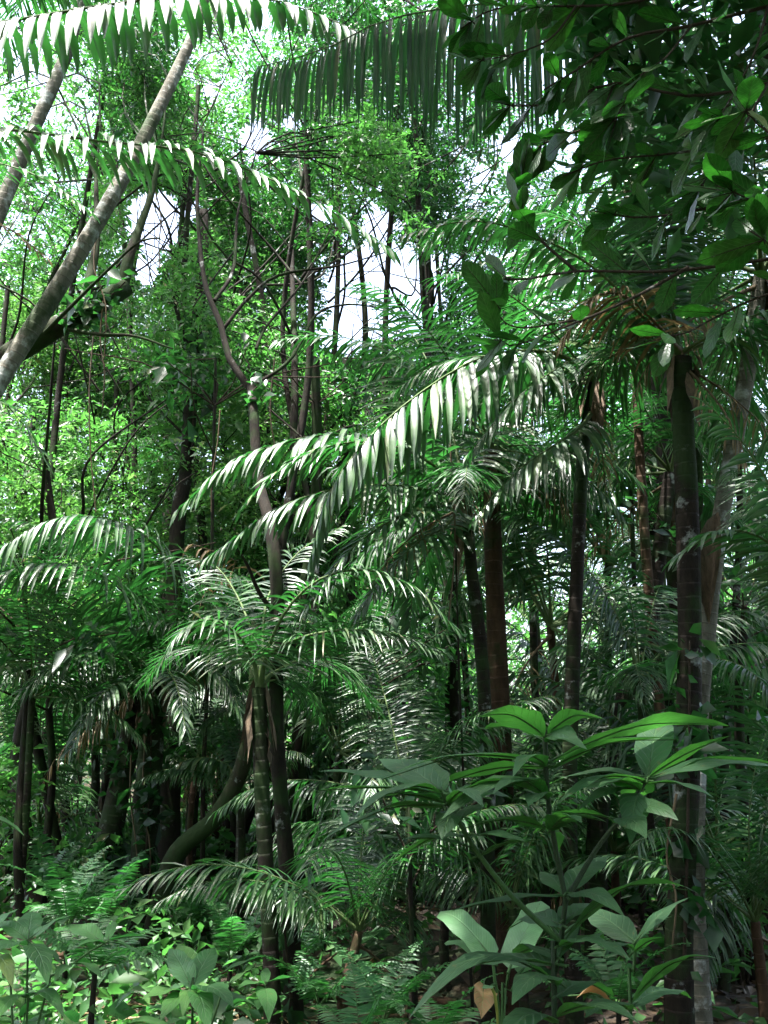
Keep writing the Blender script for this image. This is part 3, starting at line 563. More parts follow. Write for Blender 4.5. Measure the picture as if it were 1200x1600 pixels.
for k, (px, py, d, s, nf) in enumerate(UND):
    R = np.random.default_rng(500 + k); c = P(px, py, d); b = on_ground(c + np.array([R.normal(0, 0.15), 0, 0]))
    if c[2] < b[2] + 0.25: c[2] = b[2] + 0.25
    root = thing('understory_palm', None, 'palm', b, 'understory palms between the trunks')
    tall = c[2] - b[2]
    uniq(root, ('low' if tall < 0.9 else 'short-trunked' if tall < 2.4 else 'tall slender') + ' understory palm ' + where(px, py), d)
    trunk_part(root, [b, (b + c)/2 + np.array([R.normal(0, 0.06), R.normal(0, 0.06), 0]), c], 0.028 + 0.022*s, 0.02 + 0.018*s, 'palmbark' if k % 3 else 'barkbrown', n=14, sides=8, seed=k)
    pool_fronds(root, c, nf, s*1.05, 600 + k, (-20, 85) if tall > 1 else (10, 85), dead=(k % 3 == 0)*1)

# ------------------------------------------------------------------ broadleaf trees
GAPS = [(240, 345, 80, 95), (600, 455, 165, 135), (540, 520, 75, 60), (400, 215, 45, 55), (790, 225, 40, 35), (455, 190, 30, 25), (230, 420, 40, 50), (500, 330, 40, 30),
        (720, 60, 30, 30), (1150, 30, 30, 30), (590, 350, 50, 50), (330, 140, 30, 30), (960, 640, 45, 45), (1020, 720, 45, 45), (840, 610, 40, 35), (650, 500, 40, 40), (1130, 640, 30, 50), (880, 700, 30, 30), (1050, 880, 40, 30), (730, 730, 25, 40), (450, 770, 25, 25), (300, 330, 30, 35)]
def open_sky(p, slack=1.0):
    x, y = pix(p)
    return any(((x - a)/(w*slack*0.62))**2 + ((y - b)/(h*slack*0.62))**2 < 1 for a, b, w, h in GAPS)
LIT = PP((790, 555, 6.7), (720, 580, 6.55), (650, 625, 6.5), (580, 690, 6.45), (40, 40, 6.8), (150, 15, 6.7), (300, 0, 6.6), (430, 10, 6.6), (540, 45, 6.6), (60, 210, 6.8), (250, 235, 6.7), (420, 285, 6.7), (540, 345, 6.7),
         (330, 740, 6.8), (430, 700, 6.9), (540, 690, 6.8), (100, 270, 6.3), (590, 1120, 11.5), (540, 1170, 9.6), (300, 1200, 11.0), (60, 1400, 7.0), (850, 640, 6.5), (1000, 560, 7.2), (150, 830, 8.3), (560, 1420, 6.6), (180, 930, 8.8),
         (100, 500, 12), (60, 650, 12), (180, 600, 13), (450, 600, 13), (140, 740, 12), (30, 760, 11), (420, 500, 12), (550, 620, 12.5), (900, 850, 15), (980, 930, 14), (700, 1100, 14), (1110, 880, 14), (620, 1000, 14), (580, 1150, 12), (850, 1000, 12), (560, 1250, 11), (960, 1050, 13), (60, 1400, 7.5), (200, 1400, 8), (1040, 780, 16), (820, 800, 17), (740, 900, 15), (300, 1195, 11), (120, 1250, 13), (300, 1260, 14), (400, 1240, 14), (540, 1150, 10.5), (610, 1130, 11.5), (500, 1200, 10.5), (310, 1190, 9.4), (270, 1200, 9.4), (30, 845, 8.0), (220, 840, 8.6), (280, 900, 9.0), (60, 890, 8.4), (330, 930, 9.4), (100, 1030, 9.0), (330, 1040, 9.2), (170, 960, 10.2), (560, 1400, 6.6), (640, 1300, 7.6), (500, 1300, 9.0), (600, 1220, 10), (1000, 1050, 7.9), (1120, 1320, 8.0))
LITR = np.array([0.55]*26 + [0.62]*(len(LIT) - 26))
def shaded(p):  # crown leaves cut away along sun lines, holes made to light chosen points
    keep = np.ones(len(p), bool)
    for q, r in zip(LIT, LITR):
        v = p - q; a = v @ sd
        keep &= ~((a > 0.9) & (np.linalg.norm(v - a[:, None]*sd, axis=1) < r))
    return keep
def open_sky_many(p, slack):
    y, z = p[:, 1], p[:, 2] - CZ; f = np.maximum(y*CT + z*ST, 0.05); px = 600 + F*p[:, 0]/f; py = 800 - F*(z*CT - y*ST)/f
    o = np.zeros(len(p), bool)
    for a, b, w, h in GAPS: o |= ((px - a)/(w*slack*0.70))**2 + ((py - b)/(h*slack*0.70))**2 < 1
    return o
def leaves_geo(g, centres, rad, per, size, R, up=0.75, flat=0.6, gaps=True, m=0, asp=0.42):
    k = 7 if per >= 20 else 1; ns_ = max(per//k, 1)
    C = np.repeat(np.asarray(centres), ns_, 0); N = len(C)
    r = np.repeat(np.broadcast_to(rad, (len(centres),)), ns_)[:, None]
    o = nrm(R.normal(size=(N, 3)))*(R.random((N, 1))**0.45)*r; o[:, 2] *= flat
    p = C + o
    az = R.uniform(0, 2*pi, N); ds = nrm(np.stack([np.cos(az), np.sin(az), R.normal(-0.25, 0.4, N)], -1) + 0.6*o/np.maximum(r, 0.01))
    nn = nrm(np.stack([R.normal(0, up, N), R.normal(0, up, N), np.ones(N)], -1)); ss = nrm(np.cross(ds, nn))
    p = np.repeat(p, k, 0); ds = np.repeat(ds, k, 0); nn = np.repeat(nn, k, 0); ss = np.repeat(ss, k, 0)
    i = np.tile(np.arange(k), N); sg = np.where(i % 2, 1.0, -1.0); N = N*k
    p = p + ds*((i - k/2)*size*0.55)[:, None]; p[:, 2] -= (i/k)**2*size*0.8*(k > 1)
    if gaps:
        kp = ~open_sky_many(p, 0.8) & shaded(p)
        p, ds, nn, ss, sg = p[kp], ds[kp], nn[kp], ss[kp], sg[kp]; N = len(p)
    if not N: return
    be = R.normal(0.9, 0.25, N); d = nrm(ds*np.cos(be)[:, None] + ss*(sg*np.sin(be))[:, None] + R.normal(0, 0.22, (N, 3)) - Z*0.12)
    n = nrm(nn + R.normal(0, 0.3, (N, 3))); s = nrm(np.cross(d, n)); n = np.cross(s, d)
    L = size*np.exp(R.normal(0, 0.38, (N, 1))); W = L*asp*R.uniform(0.8, 1.2, (N, 1))
    a = p; t = p + d*L - n*L*0.12; mid = p + d*L*0.5 - n*W*0.08
    v = np.stack([a, mid - s*W*0.5 + n*W*0.22, t, mid + s*W*0.5 + n*W*0.22], 1)
    k = np.arange(N)[:, None]*4
    g.add(v, None, np.concatenate([k + [0, 3, 2], k + [0, 2, 1]]), None, m)
def limbs_geo(g, skeleton, targets, R, r=0.009):
    """a bough from the nearest lower skeleton point to each target"""
    sk = np.asarray(skeleton)
    for c in targets:
        d = np.linalg.norm(sk - c, axis=1) + 2.0*np.maximum(sk[:, 2] - c[2] + 0.3, 0)
        s = sk[np.argmin(d)]; L = np.linalg.norm(c - s)
        mid = (s + c)/2 + np.array([R.normal(0, 0.08), R.normal(0, 0.08), R.uniform(-0.05, 0.15)])*L
        tube(g, [s, mid, c, c + (c - mid)*0.5], r*min(1.4, 0.5 + L*0.3), 0.006, 7, 5)
def broadleaf(name, label, path, r0, r1, bark, limbs, centres, rad, per, size, leaf, seed, group=None, dist=10, gaps=True, up=0.75, dots=None):
    R = np.random.default_rng(seed); b = on_ground(path[0]); root = thing(name, label, 'tree', b, group); o0 = off(root)
    full = [b] + list(path[1:])
    trunk_part(root, full, r0, r1, bark, seed=seed, wob=0.05, flare=0.6)
    sk = [spline(full, 24)[8:]]
    for q, lr in limbs:
        g = G(); pl = tube(g, [np.asarray(z) - o0 for z in q], lr, lr*0.35, 18, 8, 0.06, seed); ob('limb', g.mesh('limb', M[bark]), root); sk.append(pl + o0)
    sk = np.vstack(sk)
    if len(centres):
        centres = np.asarray(centres)
        if gaps: centres = centres[np.array([not open_sky(q) for q in centres], bool)]; centres = centres[shaded(centres)]
        if not len(centres): return root
        g = G(); limbs_geo(g, sk - o0, centres - o0, R); ob('branches', g.mesh('branches', M[bark]), root)['kind'] = 'stuff'
        g = G(); leaves_geo(g, centres, rad, per, size, R, up=up, gaps=gaps); g.v = [v - o0 for v in g.v]
        ob('crown', g.mesh('crown', M[leaf], smooth=False), root)['kind'] = 'stuff'
    return root
def cloud(lo, hi, n, R):
    """n crown points in the box between two photo/depth corners"""
    return [P(R.uniform(lo[0], hi[0]), R.uniform(lo[1], hi[1]), R.uniform(lo[2], hi[2])) for _ in range(n)]
R0 = np.random.default_rng(77)
TG = 'broadleaf trees of the forest'
broadleaf('forked_tree', 'slender forked tree rising behind the drooping left-hand fronds', PP((462, 1570, 7.2), (455, 1450, 7.2), (432, 1150, 7.2), (434, 950, 7.3), (424, 830, 7.4), (404, 750, 7.6), (397, 660, 7.8), (392, 605, 8.0)), 0.066, 0.034, 'bark',
          [(PP((392, 608, 8.0), (358, 560, 8.1), (346, 510, 8.2), (322, 450, 8.3), (312, 380, 8.5), (308, 300, 8.7), (318, 210, 9.0)), 0.032),
           (PP((348, 515, 8.2), (388, 466, 8.3), (436, 430, 8.4), (530, 415, 8.6), (600, 395, 8.8)), 0.018),
           (PP((393, 606, 8.0), (455, 560, 8.2), (494, 492, 8.4), (540, 476, 8.6), (590, 480, 8.8)), 0.02),
           (PP((400, 545, 8.3), (416, 510, 8.4), (450, 470, 8.6), (480, 430, 8.8), (520, 350, 9.0)), 0.016),
           (PP((335, 470, 8.25), (365, 420, 8.5), (372, 330, 8.8), (400, 240, 9.2)), 0.02),
           (PP((434, 965, 7.3), (405, 925, 7.2), (385, 880, 7.1), (365, 850, 7.0)), 0.022)],
          cloud((250, 180, 9), (640, 560, 11), 64, R0), 0.48, 330, 0.055, 'canopy', 201, TG)
broadleaf('dark_tree', 'dark straight tree trunk behind the arching left fronds, left of forked tree', PP((262, 1420, 11.5), (275, 860, 11.5), (290, 740, 11.5), (298, 620, 11.5), (306, 520, 11.5), (316, 430, 11.6), (318, 330, 11.8)), 0.12, 0.06, 'bark',
          [(PP((298, 600, 11.5), (335, 640, 11.3), (330, 600, 11.2), (345, 560, 11.1)), 0.03), (PP((300, 560, 11.5), (280, 500, 11.3), (262, 430, 11.2)), 0.035)],
          cloud((150, 250, 10.5), (420, 620, 13), 46, R0), 0.62, 400, 0.062, 'canopy', 202, TG)
broadleaf('mossy_leaning_tree', 'moss-laden dark bough slanting behind the leaning pale palm', PP((-420, 1480, 8.2), (-250, 900, 8.2), (-100, 640, 8.2), (0, 565, 8.2), (90, 510, 8.2), (150, 478, 8.2), (196, 448, 8.3)), 0.14, 0.085, 'mossy',
          [(PP((190, 455, 8.3), (202, 400, 8.3), (220, 350, 8.4), (236, 305, 8.5), (250, 240, 8.6)), 0.055), (PP((95, 512, 8.2), (150, 522, 8.0), (210, 525, 7.9), (270, 545, 7.8)), 0.022),
           (PP((60, 530, 8.2), (150, 440, 7.6), (215, 380, 7.4), (250, 372, 7.3)), 0.02), (PP((130, 480, 8.2), (150, 380, 8.4), (150, 280, 8.6)), 0.05)],
          cloud((-60, 60, 8), (260, 300, 11), 46, R0), 0.52, 360, 0.062, 'canopy', 203, TG)
def auto_tree(px, d, top, seed, leaf, label, size=0.11, n=28, rad=0.8, per=150, lean=0, r0=0.13, spread=2.2, low=0.5, bark='bark', name='canopy_tree', gaps=True, group='background canopy trees'):
    R = np.random.default_rng(seed); base = on_ground(P(px, 1180, d)); H = P(px, top, d)[2]
    H = max(H, base[2] + 3)
    tp = base + np.array([lean, 0, (H - base[2])*0.8])
    path = [base, base*0.66 + tp*0.34 + np.array([R.normal(0, .3), R.normal(0, .2), 0]), base*0.33 + tp*0.67 + np.array([R.normal(0, .4), R.normal(0, .3), 0]), tp]
    cs = []
    while len(cs) < n:
        q = R.normal(size=3); q /= np.linalg.norm(q); q *= R.random()**0.4
        z0 = base[2] + (H - base[2])*low
        cs.append(np.array([tp[0] + q[0]*spread, tp[1] + q[1]*spread, (z0 + H)/2 + q[2]*(H - z0)/2]))
    lim = []
    for k in range(4):
        a = R.uniform(0, 6.28); t = R.uniform(0.45, 0.9); s = base + (tp - base)*t
        lim.append(([s, s + np.array([cos(a)*0.5, sin(a)*0.5, 0.6]) + R.normal(0, .15, 3), s + np.array([cos(a)*1.1, sin(a)*1.1, 1.3]) + R.normal(0, .2, 3), s + np.array([cos(a)*1.6, sin(a)*1.6, 2.3]) + R.normal(0, .2, 3)], r0*0.28))
    r = broadleaf(name, None, path, r0, r0*0.45, bark, lim, cs, rad, per, size, leaf, seed, group, gaps=gaps)
    uniq(r, label, d); return r
BT = [(-60, 12.5, 250, 'canopy2'), (60, 14, 120, 'canopy'), (160, 15.5, 330, 'canopy2'), (130, 11.5, 480, 'canopy'), (230, 18, 60, 'canopy'), (350, 15, 60, 'canopy3'), (420, 17, 250, 'canopy2'), (462, 14.5, -60, 'canopy3'),
      (480, 13, 520, 'canopy2'), (520, 19, 560, 'canopy2'), (700, 16, 150, 'canopy'), (700, 14, -40, 'canopy3'), (660, 20, 420, 'canopy2'), (800, 17, 60, 'canopy3'), (880, 14.5, 150, 'canopy3'), 
      (1060, 13, 60, 'canopy3'),  (1230, 13.5, 60, 'canopy3'), (10, 19, 420, 'canopy2'), (290, 21, 400, 'canopy2'), (400, 23, 450, 'canopy2'), (580, 24, 520, 'canopy2'), 
      (900, 23, 480, 'canopy'), (1180, 23, 480, 'canopy'), (120, 24, 480, 'canopy2'), (220, 13, 560, 'canopy'), (80, 10.5, 560, 'canopy2'), (350, 13.5, 620, 'canopy2'), (560, 12.5, 640, 'canopy'), (300, 12, -120, 'canopy3'), (430, 11.5, -160, 'canopy3'), (150, 12.5, -140, 'canopy'), (705, 12, -180, 'canopy3'), (20, 11, -100, 'canopy3'), (660, 12.5, -120, 'canopy3'), (230, 16, -60, 'canopy'), (480, 16, 0, 'canopy'), (380, 13, 40, 'canopy'), (740, 14, 60, 'canopy3'), (425, 12.5, 180, 'canopy'), (450, 11.5, -60, 'canopy3'), (690, 15, -20, 'canopy3'), (330, 16.5, 40, 'canopy3'), (90, 16, 0, 'canopy3'), (210, 13.5, 40, 'canopy')]
for k, (px, d, top, leaf) in enumerate(BT):
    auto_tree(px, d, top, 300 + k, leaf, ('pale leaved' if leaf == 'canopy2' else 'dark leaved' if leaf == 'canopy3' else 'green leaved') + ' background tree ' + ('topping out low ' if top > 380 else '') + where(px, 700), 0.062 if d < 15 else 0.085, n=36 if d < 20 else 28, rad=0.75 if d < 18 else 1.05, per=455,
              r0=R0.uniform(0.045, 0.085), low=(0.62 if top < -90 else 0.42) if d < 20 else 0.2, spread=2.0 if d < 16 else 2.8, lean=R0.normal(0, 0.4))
# trees with out-of-view crowns, added to cut sun and sky light below
for k, (x, y, cx, cy_, H, sp, n) in enumerate([(3.6, 1.2, 2.6, 3.2, 8.2, 1.5, 46), (-3.2, 1.2, -1.0, 3.6, 8.4, 1.5, 50), (2.2, -1.5, 0.9, 2.6, 8.6, 1.5, 46), (4.6, 5.6, 3.6, 5.0, 9.5, 1.6, 40), (-5.0, 2.6, -3.6, 3.4, 9.0, 1.4, 36), (7.5, 9, 6.5, 9, 12, 2.6, 40), (2.85, 9.5, 1.6, 8.6, 13.5, 1.7, 40), (3.2, 12, 3.4, 11, 14, 2.2, 44), (-2.4, -1.2, -2.3, 5.8, 10.0, 0.9, 34), (-4.0, 3.4, -1.0, 4.3, 9.5, 0.8, 30), (-2.5, -3.0, -1.8, 0.6, 8.0, 1.8, 50), (2.6, -3.6, 1.2, -0.6, 8.0, 1.8, 50)]):
    R = np.random.default_rng(700 + k)
    base = on_ground(np.array([x, y, 0.])); tp = np.array([cx, cy_, H])
    cs = [tp + np.array([R.normal(0, sp*0.75), R.normal(0, sp*0.75), R.normal(0.3, 0.6)]) for _ in range(n)]
    lim = [([base + (tp - base)*0.75, tp + np.array([cos(a)*1.0, sin(a)*1.0, 0.3])], 0.05) for a in (0.4, 2.2, 4.1)]
    mid = base*0.45 + tp*0.55; mid[:2] = base[:2]*0.75 + tp[:2]*0.25
    r = broadleaf('added_shade_tree', None, [base, mid, tp], 0.12, 0.06, 'bark', lim, cs, 0.7, 120, 0.15, 'canopy3', 700 + k, 'trees with unseen crowns added for shade')
    uniq(r, 'tall tree with broad unseen crown added to shade the viewpoint', math.hypot(x, y))
# far wood that closes the view
g = G(); R = np.random.default_rng(9)
cs = []
for _ in range(1000):
    y = R.uniform(24, 46); x = R.uniform(-0.6, 0.6)*y; cs.append(np.array([x, y, float(gz(x, y)) + abs(R.normal(0, 2.6)) + R.uniform(0, 2)]))
leaves_geo(g, cs, 1.2, 60, 0.26, R, up=0.9, flat=0.8)
tag(ob('far_forest', g.mesh('far_forest', M['canopy'], smooth=False)), 'far green forest mass closing the view between the trunks', 'forest', None, 'stuff')

# unseen foliage added behind and beside the viewer to block low sky light
g = G(); R = np.random.default_rng(19); cs = []
for _ in range(700):
    a = R.uniform(radians(118), radians(422)); r = R.uniform(5.0, 11.0); x, y = r*cos(a), r*sin(a)
    if y > 2 and abs(x) < 0.62*y + 2.0: continue
    cs.append(np.array([x, y, R.uniform(0.2, 9.5)]))
leaves_geo(g, cs, 1.0, 45, 0.28, R, up=0.9, flat=0.8)
tag(ob('added_foliage_screen', g.mesh('added_foliage_screen', M['canopy3'], smooth=False)), 'unseen green leaf mass added around the viewpoint to block sky light', 'forest', None, 'stuff')

# ------------------------------------------------------------------ bushes, thin saplings, lianas, climbers
BUSH = [(-20, 1250, 9.5, 0.7), (90, 1330, 13, 0.8), (260, 1330, 13, 0.8), (340, 1290, 14, 0.9), (480, 1300, 15, 0.9), (575, 1300, 12, 0.7), (690, 1290, 12, 0.8), (820, 1250, 13, 0.9), (1000, 1350, 11, 0.8), (1150, 1380, 8.5, 0.6),
        (1190, 1250, 9.5, 0.8), (1190, 1050, 11, 1.0), (380, 1140, 14.5, 1.0), (130, 1160, 16, 1.2), (620, 1150, 18, 1.2), (20, 1130, 14, 1.0), (1080, 1280, 14, 1.0), (900, 1280, 12, 0.8), (470, 1180, 18, 1.2), (740, 1150, 19, 1.3), (980, 1120, 19, 1.3), (1120, 1130, 18, 1.2), (260, 1150, 19, 1.3)]
for k, (px, py, d, s) in enumerate(BUSH):
    R = np.random.default_rng(800 + k); c = P(px, py, d); b = on_ground(c); root = thing('forest_bush', None, 'bush', b, 'bushes of the understory'); o0 = off(root)
    c[2] = max(c[2], b[2] + 0.5)
    cs = [c + R.normal(0, 1, 3)*np.array([s*0.55, s*0.5, min(s*0.5, (c[2] - b[2])*0.45)]) for _ in range(12)]
    g = G()
    for q in cs: tube(g, [b - o0, (b + q)/2 - o0 + np.array([R.normal(0, .08), 0, 0.1]), q - o0], 0.016, 0.005, 7, 5)
    ob('stem', g.mesh('stem', M['twig']), root)
    g = G(); leaves_geo(g, cs, s*0.5, 75, 0.10 + 0.03*(k % 3), R, up=0.6, gaps=False); g.v = [v - o0 for v in g.v]
    ob('foliage', g.mesh('foliage', M[('canopy', 'canopy3', 'cover')[k % 3]], smooth=False), root)['kind'] = 'stuff'
    uniq(root, ('large-leaved' if k % 3 == 2 else 'small-leaved' if k % 3 == 0 else 'dark-leaved') + ' understory bush ' + where(px, py), d)
SAP = [(640, 1500, 640, 1255, 6.4, 0.016, 'thin dark sapling standing alone in the gap left of the shrub'), (42, 1410, 36, 900, 9.0, 0.035, 'slim straight dark trunk nearest the left edge'),
       (72, 1370, 80, 1000, 11.0, 0.045, 'dark trunk just right of the slim trunk at the left edge'), (1170, 1420, 1165, 950, 8.5, 0.05, 'dark trunk at the right edge behind the pale ringed palm'),
       (735, 1180, 712, 850, 7.3, 0.010, 'thin hanging liana left of the centre palm'), (335, 1000, 337, 560, 10.5, 0.022, 'thin pole-like tree just left of the forked tree'),
       (535, 1300, 541, 560, 13, 0.07, 'distant straight trunk behind the white gleaming frond'), (465, 1300, 492, 560, 12, 0.08, 'leaning mossy distant trunk right of forked tree'),
       (265, 1380, 268, 1100, 11.5, 0.03, 'thin dark stem right of the vine-clad pair'), (300, 1380, 296, 1150, 12.5, 0.03, 'thin dark stem in the dim gap beyond the vine-clad pair'), (575, 1330, 580, 1050, 10.0, 0.025, 'pale thin stem in front of silvery fronds'), (375, 1230, 372, 950, 12, 0.03, 'pale thin stem behind the forked tree'),
       (1000, 1400, 985, 700, 10.5, 0.03, 'thin trunk right of the crooked palm'), (1140, 1400, 1150, 600, 9.5, 0.04, 'slender trunk behind the pale ringed palm'), (185, 1380, 182, 600, 14, 0.05, 'thin trunk far behind the vine-clad pair'), (105, 1380, 100, 560, 15, 0.06, 'distant trunk left of the vine-clad pair')]
for k, (x0, y0, x1, y1, d, r, lab) in enumerate(SAP):
    R = np.random.default_rng(900 + k); b = on_ground(P(x0, 1180, d)); b[0] = P(x0, y0, d)[0]; t = P(x1, y1, d); nm = 'liana' if 'liana' in lab else 'sapling' if r < 0.02 else 'thin_tree'
    root = thing(nm, lab, 'liana' if nm == 'liana' else 'tree', b, 'thin stems of the understory'); o0 = off(root)
    path = [b] + [b + (t - b)*q + np.array([R.normal(0, r*1.2), R.normal(0, r*1.2), 0]) for q in (0.25, 0.5, 0.75)] + [t]
    trunk_part(root, path, r*1.15, r*0.7, 'mossy' if 'mossy' in lab else 'pale' if 'pale' in lab and 'ringed' not in lab else 'bark', n=24, sides=8, seed=k, flare=0.3)
    if nm != 'liana':
        cs = [t + R.normal(0, 1, 3)*np.array([0.45, 0.45, 0.25])*(0.5 if nm == 'sapling' else 1.3) for _ in range(4 if nm == 'sapling' else 9)]
        g = G(); limbs_geo(g, spline(path, 12)[5:] - o0, np.array(cs) - o0, R, 0.012); ob('branches', g.mesh('branches', M['twig']), root)['kind'] = 'stuff'
        g = G(); leaves_geo(g, cs, 0.4, 28 if nm == 'sapling' else 80, 0.11, R); 
        if g.v: g.v = [v - o0 for v in g.v]; ob('crown', g.mesh('crown', M['canopy3'], smooth=False), root)['kind'] = 'stuff'
for k, (x, y0, y1, d) in enumerate([(163, 560, 330, 8.0), (160, 640, 470, 8.1), (250, 420, 300, 8.4), (700, 980, 600, 7.2), (215, 1400, 1180, 9.8), (232, 1420, 1150, 9.85), (150, 800, 520, 9.5), (430, 700, 560, 9.0), (330, 800, 640, 9.8), (1050, 1480, 1240, 6.0)]):
    R = np.random.default_rng(950 + k); a, b = P(x, y0, d), P(x + R.normal(0, 6), y1, d); g = G()
    pts = [b, b*0.66 + a*0.34 + R.normal(0, 0.03, 3), b*0.33 + a*0.67 + R.normal(0, 0.03, 3), a]; tube(g, [q - b for q in pts], 0.008, 0.006, 16, 5)
    o = ob('hanging_liana', g.mesh('hanging_liana', M['rachisbrown']), None, b); tag(o, None, 'liana', 'thin hanging lianas'); uniq(o, 'thin brown hanging liana ' + where(x, (y0 + y1)/2), d)
# slanting arched trunk low left
g0 = P(236, 1392, 9.2)
rS = thing('slanting_tree', 'arched slanting trunk rising right from the vine-clad pair', 'tree', on_ground(g0), TG)
trunk_part(rS, [on_ground(g0)] + PP((270, 1345, 9.2), (330, 1285, 9.1), (368, 1225, 9.0), (388, 1160, 8.9), (398, 1080, 8.8), (402, 960, 8.8)), 0.095, 0.05, 'mossy', seed=31, flare=0.3)
g = G(); leaves_geo(g, cloud((340, 860, 8.3), (470, 1000, 9.3), 8, R0), 0.4, 60, 0.10, R0); g.v = [v - off(rS) for v in g.v]; ob('crown', g.mesh('crown', M['canopy'], smooth=False), rS)['kind'] = 'stuff'
# climbers on trunks
for k, (a, b, n, lab) in enumerate([((160, 1420, 10.2), (205, 1130, 10.3), 150, 'leafy climber on the slanting vine-clad palm'), ((222, 1420, 9.88), (238, 1110, 9.88), 170, 'leafy climber on the straight vine-clad palm'), ((455, 1560, 7.1), (440, 1400, 7.1), 45, 'small climber at the foot of the forked tree'),
                                    ((1070, 1500, 6.08), (1078, 1000, 6.08), 90, 'small-leaved climber on the dark mossy palm'), ((300, 700, 11.4), (312, 470, 11.4), 120, 'climber clothing the dark straight tree'), ((100, 505, 8.1), (196, 440, 8.1), 110, 'epiphyte tufts on the moss-laden bough'), ((395, 620, 7.9), (405, 600, 7.9), 24, 'epiphyte tuft in the fork of the forked tree'), ((785, 1440, 7.85), (780, 1200, 7.85), 60, 'small climber on the thick brown trunk')]):
    R = np.random.default_rng(970 + k); a = P(*a); b = P(*b); root = thing('climbing_plant', lab, 'climber', a, 'climbers on the trunks'); g = G(); tube(g, [np.zeros(3), (b - a)*0.5 + R.normal(0, 0.03, 3), b - a], 0.012, 0.006, 14, 5); ob('stem', g.mesh('stem', M['twig']), root)
    cs = [(b - a)*R.random() for _ in range(n//6)]; g = G(); leaves_geo(g, cs, 0.16, 6, 0.12, R, up=1.3, flat=1.0, gaps=False, asp=0.6); ob('foliage', g.mesh('foliage', M['canopy3'], smooth=False), root)['kind'] = 'stuff'

# ------------------------------------------------------------------ overhanging broadleaf branches, top right
bO = on_ground(np.array([2.3, 2.6, 0.])); rO = thing('overhanging_tree', 'broad-leaved tree beyond the right edge whose dark branches overhang the top right', 'tree', bO)
trunk_part(rO, [bO, bO + np.array([-0.1, 0.05, 2]), bO + np.array([-0.25, 0.2, 4]), bO + np.array([-0.3, 0.3, 6])], 0.09, 0.05, 'bark', seed=41)
oO = off(rO)
# obovate leaf meshes shared by all leaves of the branch (length 1 along +X)
LEAFO = []
for k in range(8):
    g = G(); blade(g, (0, 0, 0), (1, 0, -0.05), 0.33 + 0.03*(k % 4), 0.05*(k - 3)/3, 0, 0.25, 'obov', 9, 0.05, seed=k, curl=0.2)
    tube(g, [(-0.10, 0, -0.005), (0.05, 0, -0.004), (0.95, 0, -0.045)], 0.012, 0.004, 8, 4, m=1)
    LEAFO.append(g.mesh('leaf', [M['branchleaf'], M['twig']]))
def place_leaf(me, parent, base, d, up, size, name='leaf'):
    x = nrm(d); z = nrm(np.asarray(up) - x*np.dot(up, x)); y = np.cross(z, x)
    m = Matrix(((x[0]*size, y[0]*size, z[0]*size, base[0]), (x[1]*size, y[1]*size, z[1]*size, base[1]), (x[2]*size, y[2]*size, z[2]*size, base[2]), (0, 0, 0, 1)))
    o = ob(name, me, parent); o.matrix_local = m; return o
TW = [  # twigs: photo points with distance, radius, leaves along
    ([(1330, 380, 2.9), (1200, 405, 2.9), (1040, 424, 2.9), (900, 424, 2.9), (800, 438, 2.9), (765, 415, 2.9)], 0.010, 10),
    ([(1075, 418, 2.9), (980, 470, 2.85), (890, 508, 2.8), (800, 540, 2.8), (775, 520, 2.8)], 0.006, 9),
    ([(1330, 440, 2.7), (1200, 460, 2.7), (1120, 495, 2.7), (1060, 525, 2.7), (1020, 515, 2.7)], 0.007, 9),
    ([(900, 424, 2.9), (845, 375, 2.9), (815, 330, 2.9), (812, 290, 2.9)], 0.006, 9),
    ([(900, 500, 2.82), (820, 512, 2.8), (785, 500, 2.8), (775, 470, 2.8)], 0.004, 5),
    ([(1330, 300, 3.1), (1180, 310, 3.1), (1080, 330, 3.1), (1000, 340, 3.1), (930, 330, 3.1)], 0.009, 14),
    ([(1330, 180, 3.2), (1180, 220, 3.2), (1050, 240, 3.2), (950, 250, 3.2), (880, 275, 3.2)], 0.009, 15),
    ([(1330, 90, 3.1), (1200, 130, 3.1), (1080, 150, 3.1), (960, 130, 3.1), (880, 160, 3.1), (800, 165, 3.1), (765, 155, 3.1)], 0.010, 20),
    ([(1330, -20, 3.0), (1200, 10, 3.0), (1080, 40, 3.0), (980, 60, 3.0), (900, 110, 3.0), (850, 140, 3.0)], 0.010, 17),
    ([(1240, -80, 3.1), (1100, -30, 3.1), (980, 5, 3.1), (860, 10, 3.1), (770, 15, 3.1), (720, 45, 3.1)], 0.008, 17),
    ([(900, 10, 3.1), (860, 60, 3.1), (800, 85, 3.1), (745, 95, 3.1)], 0.005, 9),
    ([(1200, 130, 3.1), (1160, 200, 3.0), (1110, 270, 2.95), (1090, 300, 2.9)], 0.006, 12),
    ([(1200, 10, 3.0), (1180, 80, 2.9), (1150, 140, 2.85), (1120, 190, 2.8)], 0.006, 12),
    ([(1330, 350, 2.6), (1230, 330, 2.6), (1170, 310, 2.6), (1120, 290, 2.6)], 0.007, 12),
    ([(960, 130, 3.1), (930, 190, 3.0), (870, 215, 3.0), (840, 230, 3.0)], 0.005, 9),
    ([(1330, 250, 2.5), (1250, 230, 2.5), (1190, 200, 2.5), (1150, 150, 2.5)], 0.006, 11),
    ([(1330, 480, 2.5), (1260, 440, 2.5), (1200, 380, 2.5), (1170, 360, 2.5)], 0.006, 8),
    ([(1080, 40, 3.0), (1040, 90, 2.9), (1000, 120, 2.9), (960, 190, 2.85)], 0.005, 11),
    ([(1330, -120, 3.2), (1150, -100, 3.2), (1020, -70, 3.2), (900, -50, 3.2)], 0.008, 14)]
